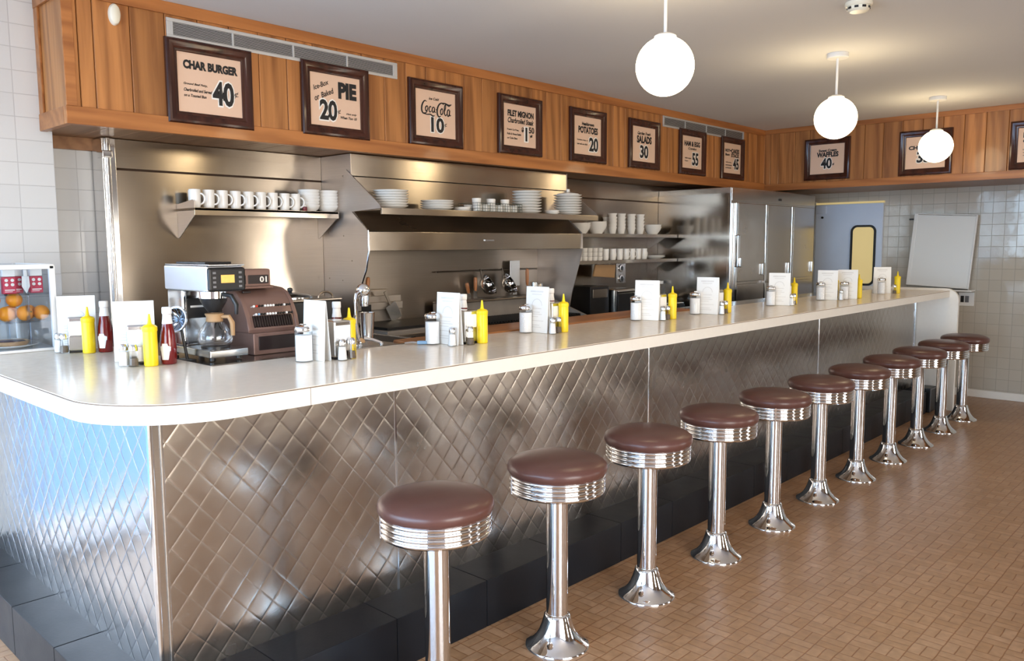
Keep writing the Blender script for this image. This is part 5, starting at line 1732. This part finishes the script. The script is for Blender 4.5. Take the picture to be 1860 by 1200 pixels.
# chrome soda dispenser ------------------------------------------------------------------
sdp = thing('soda_fountain', 'chrome fountain mixer with a ball head and steel cup behind the counter', 'mixer', (-0.975, 0.46, 1.1035))
MB().lathe([(0.026, 0), (0.028, 0.02), (0.034, 0.115), (0.036, 0.120), (0.033, 0.121), (0.030, 0.115), (0.024, 0.01)], c=(-0.985, 0.475, 1.125), n=28, cap1=False).build('cup', M['chrome_soft'], sdp)
MB().lathe([(0.0, -0.030)] + [(0.030 * math.sin(PI * i / 12), -0.030 * math.cos(PI * i / 12)) for i in range(1, 12)] + [(0, 0.030)], c=(-0.972, 0.448, 1.345), n=28).build('ball_head', M['chrome'], sdp, smooth=80)
MB().lathe([(0.018, 0), (0.022, 0.03), (0.020, 0.05)], c=(-0.975, 0.455, 1.275), n=20).build('spindle_housing', M['chrome'], sdp)
MB().tube([(-0.965, 0.415, 1.12), (-0.965, 0.405, 1.20), (-0.965, 0.402, 1.30), (-0.967, 0.410, 1.328), (-0.97, 0.435, 1.340)], [0.007, 0.007, 0.008, 0.010, 0.012], 10).build('stem', M['chrome'], sdp)
for p, q in (((-0.965, 0.415, 1.125), (-0.93, 0.395, 1.112)), ((-0.965, 0.44, 1.135), (-0.93, 0.51, 1.112)), ((-0.97, 0.43, 1.128), (-1.02, 0.44, 1.112))):
    a, b = Vector(p), Vector(q)
    MB().tube([a, a.lerp(b, 0.5) + Vector((0, 0, 0.004)), b], [0.009, 0.007, 0.007], 10).lathe([(0.010, -0.0075), (0.011, 0.0), (0.007, 0.004)], c=(q[0], q[1], 1.111), n=14).build('foot', M['chrome'], sdp)
MB().lathe([(0.020, 0), (0.019, 0.008), (0.008, 0.02)], c=(-0.967, 0.425, 1.118), n=16).build('hub', M['tan'], sdp)

# kitchen tongs on the counter edge
tgs = thing('tongs', 'small steel tongs with pale blue grips lying before the wooden board', 'tongs', (-0.80, 0.60, Z0))
MB().tube([(-0.832, 0.560, Z0 + 0.008), (-0.815, 0.585, Z0 + 0.010), (-0.795, 0.607, Z0 + 0.009)], [0.004, 0.006, 0.006], 8).build('jaw', M['steel'], tgs)
MB().tube([(-0.797, 0.604, Z0 + 0.009), (-0.765, 0.632, Z0 + 0.009)], [0.008, 0.007], 8).build('grip', M['blue_grip'], tgs)
MB().tube([(-0.800, 0.615, Z0 + 0.009), (-0.775, 0.645, Z0 + 0.009)], [0.008, 0.007], 8).build('grip', M['blue_grip'], tgs)

# ================================================================== CONDIMENT SETTINGS
mus = thing('mustard_bottle', '', 'bottle')
MB().lathe([(0, 0), (0.022, 0), (0.0245, 0.003), (0.0245, 0.128), (0.0225, 0.134), (0, 0.134)], n=28).build('body', M['mustard'], mus)
MB().lathe([(0.0255, 0.127), (0.0262, 0.130), (0.0262, 0.143), (0.020, 0.149), (0.010, 0.152), (0.0072, 0.158), (0.0035, 0.190), (0, 0.191)], n=28).build('nozzle_cap', M['mustard'], mus)
ket = thing('ketchup_bottle', '', 'bottle')
MB().lathe([(0, 0), (0.026, 0), (0.0285, 0.004), (0.0290, 0.075), (0.0265, 0.105), (0.019, 0.145), (0.0145, 0.165), (0.0138, 0.188), (0, 0.188)], n=32).build('glass_body', M['ketchup'], ket, smooth=60)
MB().lathe([(0.0165, 0.186), (0.0175, 0.189), (0.0175, 0.208), (0.0155, 0.2115), (0, 0.2115)], n=28).build('cap', M['cap_white'], ket)
MB().lathe([(0.0192, 0.150), (0.0165, 0.168), (0.0152, 0.185)], n=28, cap0=False, cap1=False).build('neck_label', M['cap_white'], ket)


def wrapped_label(parent, name, mat, r, shape, ang0):
    mb = MB()
    vs = [(r * math.cos(ang0 + u / r), r * math.sin(ang0 + u / r), z) for u, z in shape]
    bmv = [mb.bm.verts.new(v) for v in vs]
    mb.bm.faces.new(bmv)
    return mb.build(name, mat, parent, smooth=0)


def label_grid(parent, name, mat, r, rows, ang0, nx=8):
    """Curved label: rows of (z, half width)."""
    mb = MB()
    prev = None
    for z, hw in rows:
        cur = [mb.bm.verts.new((r * math.cos(ang0 + hw * (2 * i / nx - 1) / r), r * math.sin(ang0 + hw * (2 * i / nx - 1) / r), z)) for i in range(nx + 1)]
        if prev:
            for i in range(nx):
                mb.bm.faces.new((prev[i], prev[i + 1], cur[i + 1], cur[i]))
        prev = cur
    return mb.build(name, mat, parent, smooth=60)


A0 = math.radians(-50)
label_grid(ket, 'keystone_label', M['cap_white'], 0.0295, [(0.018, 0.012), (0.050, 0.018), (0.052, 0.021), (0.066, 0.022), (0.070, 0.012), (0.078, 0.010)], A0)
sug = thing('sugar_shaker', '', 'sugar shaker')
MB().lathe([(0, 0.004), (0.0305, 0.004), (0.0305, 0.100), (0, 0.103)], n=30).build('sugar', M['sugar'], sug)
MB().lathe([(0, 0), (0.031, 0), (0.0335, 0.003), (0.0335, 0.112), (0.030, 0.119)], n=30, cap1=False).build('glass_jar', M['glass'], sug)
MB().lathe([(0.0335, 0.114), (0.0345, 0.116), (0.0345, 0.128), (0.031, 0.134), (0.014, 0.139), (0, 0.140)], n=30).build('lid', M['chrome_soft'], sug)
MB().box(-0.010, 0.012, -0.009, 0.009, 0.1385, 0.1425, 0.0015, 1).build('flap', M['chrome'], sug)


def shaker(name, fill):
    s_ = thing(name, '', 'shaker')
    MB().lathe([(0, 0.003), (0.0172, 0.003), (0.0138, 0.052), (0, 0.053)] if fill == 'sugar' else [(0, 0.003), (0.0150, 0.003), (0.0135, 0.030), (0, 0.031)], n=10).build('contents', M[fill], s_, smooth=0)
    MB().lathe([(0, 0), (0.0175, 0), (0.0182, 0.003), (0.0140, 0.058)], n=10, cap1=False).build('glass_body', M['glass'], s_, smooth=0)
    MB().lathe([(0.0148, 0.057), (0.0152, 0.060), (0.0148, 0.072), (0.0115, 0.080), (0.005, 0.083), (0, 0.0832)], n=20).build('cap', M['chrome_soft'], s_)
    return s_


salt_s, pep_s = shaker('salt_shaker', 'sugar'), shaker('pepper_shaker', 'pepper')
dsp = thing('napkin_dispenser', '', 'napkin dispenser')
MB().box(-0.048, 0.048, -0.040, 0.040, 0.006, 0.148, 0.008, 3).build('shell', M['chrome_soft'], dsp)
MB().box(-0.046, 0.046, -0.039, 0.039, 0.0, 0.008, 0.002).build('foot', M['black'], dsp)
for s_ in (1, -1):
    MB().box(0.0482 * s_ if s_ > 0 else -0.0495, 0.0495 if s_ > 0 else -0.0482, -0.033, 0.033, 0.072, 0.130, 0.0005, 1).build('napkin', M['napkin'], dsp)
    MB().box(min(0.048 * s_, 0.052 * s_), max(0.048 * s_, 0.052 * s_), -0.038, 0.038, 0.012, 0.068, 0.002).build('face_plate', M['steel'], dsp)
MENU_W, MENU_H = 0.145, 0.228
mnu = thing('menu_card', '', 'menu')
mb = MB()
vs = []
for (x, y) in ((-MENU_W / 2, 0.0), (MENU_W / 2, 0.0), (MENU_W / 2, 0.0016), (-MENU_W / 2, 0.0016)):
    vs.append(mb.bm.verts.new((x, y, 0.0005)))
    vs.append(mb.bm.verts.new((x, y + 0.012, MENU_H)))
for a in range(4):
    b = (a + 1) % 4
    mb.bm.faces.new((vs[2 * a], vs[2 * b], vs[2 * b + 1], vs[2 * a + 1]))
mb.bm.faces.new([vs[i] for i in (0, 2, 4, 6)])
mb.bm.faces.new([vs[i] for i in (1, 3, 5, 7)])
mb.build('front_sheet', M['card'], mnu)
mb = MB()
vs = []
for (x, y) in ((-MENU_W / 2, 0.030), (MENU_W / 2, 0.030), (MENU_W / 2, 0.0316), (-MENU_W / 2, 0.0316)):
    vs.append(mb.bm.verts.new((x, y, 0.0005)))
    vs.append(mb.bm.verts.new((x, y - 0.016, MENU_H)))
for a in range(4):
    b = (a + 1) % 4
    mb.bm.faces.new((vs[2 * a], vs[2 * b], vs[2 * b + 1], vs[2 * a + 1]))
mb.bm.faces.new([vs[i] for i in (0, 2, 4, 6)])
mb.bm.faces.new([vs[i] for i in (1, 3, 5, 7)])
mb.build('rear_sheet', M['card'], mnu)
mb = MB()


def menu_bar(u0, u1, v0, v1):
    def P(u, v):
        return (u, 0.012 * v / MENU_H - 0.0006, v)
    mb.quad(P(u0, v0), P(u1, v0), P(u1, v1), P(u0, v1))


menu_bar(-0.045, 0.040, 0.200, 0.208)
menu_bar(-0.035, 0.030, 0.188, 0.192)
for i in range(10):
    t0, t1 = PI * i / 10, PI * (i + 1) / 10
    r0, r1 = 0.030, 0.034

    def Q(r, t):
        u, v = r * math.cos(t), 0.135 + r * math.sin(t)
        return (u, 0.012 * v / MENU_H - 0.0006, v)
    mb.quad(Q(r0, t0), Q(r1, t0), Q(r1, t1), Q(r0, t1))
for v, a, b in ((0.118, -0.03, 0.03), (0.100, -0.05, 0.02), (0.090, -0.05, 0.035), (0.078, -0.05, 0.01), (0.058, -0.05, 0.045), (0.036, -0.05, 0.02), (0.026, -0.05, 0.03)):
    menu_bar(a, b, v, v + 0.0035)
mb.build('faint_print', M['grey_ink'], mnu, smooth=0)

SETS = [
    ('at the clear pastry case', dict(menu=(-1.770, -0.455, 70), disp=(-1.700, -0.472), must=(-1.613, -0.466), ket=(-1.600, -0.405), salt=(-1.722, -0.545), pep=(-1.682, -0.538))),
    ('left of the coffee brewer', dict(menu=(-1.225, -0.435, 70), disp=(-1.150, -0.452), must=(-1.049, -0.450), ket=(-1.052, -0.383), salt=(-1.118, -0.520), pep=(-1.080, -0.500))),
    ('before the cash register', dict(sugar=(-0.722, -0.014), menu=(-0.724, 0.027, 0), disp=(-0.715, 0.125), must=(-0.725, 0.196), ket=(-0.800, 0.190), salt=(-0.636, 0.098), pep=(-0.648, 0.150))),
    ('by the wooden board', dict(sugar=(-0.760, 0.660), menu=(-0.702, 0.692, 0), disp=(-0.690, 0.786), must=(-0.625, 0.835), ket=(-0.768, 0.856), salt=(-0.645, 0.672), pep=(-0.618, 0.755))),
    ('fifth along the counter', dict(sugar=(-0.768, 1.280), menu=(-0.726, 1.310, 0), disp=(-0.718, 1.405), must=(-0.645, 1.425), ket=(-0.772, 1.476), salt=(-0.628, 1.320), pep=(-0.632, 1.370))),
    ('sixth along the counter', dict(sugar=(-0.735, 2.185), menu=(-0.690, 2.224, 14), disp=(-0.690, 2.325), must=(-0.618, 2.385), ket=(-0.765, 2.340), salt=(-0.612, 2.275), pep=(-0.612, 2.325))),
    ('seventh along the counter', dict(sugar=(-0.690, 2.760), menu=(-0.634, 2.805, 6), disp=(-0.640, 2.900), must=(-0.598, 3.000), ket=(-0.666, 2.976), salt=(-0.556, 2.850), pep=(-0.560, 2.905))),
    ('before the refrigerator', dict(sugar=(-0.655, 3.725), menu=(-0.617, 3.775, 20), disp=(-0.640, 3.880), must=(-0.605, 3.990), salt=(-0.545, 3.815), pep=(-0.550, 3.870))),
    ('third from the far end', dict(sugar=(-0.612, 4.480), menu=(-0.581, 4.530, 18), disp=(-0.600, 4.622), must=(-0.590, 4.705), salt=(-0.490, 4.570))),
    ('second from the far end', dict(sugar=(-0.512, 4.690), menu=(-0.510, 4.745, 20), must=(-0.470, 4.875))),
    ('last at the far end', dict(sugar=(-0.530, 5.555), menu=(-0.545, 5.625, 40), must=(-0.452, 5.715), pep=(-0.445, 5.625))),
]
KINDS = dict(menu=(mnu, 'standing white menu card', 'menu cards on the counter'), disp=(dsp, 'chrome napkin dispenser', 'napkin dispensers on the counter'),
             must=(mus, 'yellow mustard squeeze bottle', 'mustard bottles on the counter'), ket=(ket, 'red ketchup bottle with a white cap', 'ketchup bottles on the counter'),
             salt=(salt_s, 'glass salt shaker', 'salt shakers on the counter'), pep=(pep_s, 'glass pepper shaker', 'pepper shakers on the counter'),
             sugar=(sug, 'white sugar shaker with a metal lid', 'sugar shakers on the counter'))
for where, items in SETS:
    for kind, p in items.items():
        proto, word, grp = KINDS[kind]
        rz = math.radians(p[2]) if len(p) > 2 else (math.radians(0) if kind in ('ket', 'disp') else random.uniform(0, 6))
        if kind == 'disp' and where.startswith(('at the clear', 'left of the coffee')):
            rz = math.radians(-20)
        place(proto, (p[0], p[1], Z0 + 0.0004), rz, '%s in the setting %s' % (word, where), grp)

# ================================================================== FAR END
wbd = thing('whiteboard', 'blank grey whiteboard leaning against the tiled far wall above the counter end', 'whiteboard', (-0.56, 7.2, 1.10))
T = Matrix.Translation((-0.567, 7.250, 1.102)) @ Matrix.Rotation(math.radians(3.0), 4, 'Y') @ Matrix.Rotation(math.radians(-4.5), 4, 'X')
MB().box(-0.285, 0.285, -0.012, 0.012, 0.0, 0.715, 0.003, mat=T).build('face', M['whiteboard'], wbd)
mb = MB()
mb.box(-0.292, -0.258, -0.016, 0.014, 0.0, 0.725, 0.003, mat=T).box(0.280, 0.292, -0.016, 0.014, 0.0, 0.725, 0.003, mat=T)
mb.box(-0.292, 0.292, -0.016, 0.014, 0.718, 0.728, 0.003, mat=T).box(-0.292, 0.292, -0.016, 0.014, -0.006, 0.008, 0.003, mat=T)
mb.build('frame', M['white_metal'], wbd)
MB().box(-0.875, -0.835, 7.30, 7.325, 1.775, 1.79, 0.003).build('clip', M['black'], wbd)
led = thing('ledge_shelf', 'small steel ledge on the far wall holding up the whiteboard', 'shelf', (-0.45, 7.28, 1.07))
MB().box(-0.90, -0.24, 7.20, YB - 0.001, 1.058, 1.074, 0.003).build('board', M['white_metal'], led)
MB().box(-0.60, -0.28, 7.215, 7.24, 1.0745, 1.082, 0.002).build('strip', M['black'], led)
ou = thing('wall_outlet', 'beige wall outlet plate low on the far tiles beside the end panel', 'outlet', (-0.3, YB, 0.98))
MB().box(-0.385, -0.245, YB - 0.010, YB - 0.001, 0.91, 1.045, 0.003).build('plate', M['white_metal'], ou)
MB().box(-0.365, -0.335, YB - 0.013, YB - 0.010, 0.945, 1.01, 0.002).build('socket', M['black'], ou)
MB().box(-0.325, -0.29, YB - 0.013, YB - 0.010, 0.945, 1.01, 0.002).build('socket', M['mullion'], ou)
bn = thing('floor_box', 'small black box on the floor between the kick step and the end panel', 'box', (-0.36, 6.28, 0))
MB().box(-0.46, -0.285, 6.20, 6.38, 0.0, 0.225, 0.006).build('body', M['black'], bn)
mb = MB().box(-0.285, -0.280, 6.205, 6.215, 0.01, 0.22).box(-0.285, -0.280, 6.365, 6.375, 0.01, 0.22).box(-0.285, -0.280, 6.215, 6.365, 0.21, 0.22)
mb.build('trim', M['mullion'], bn)
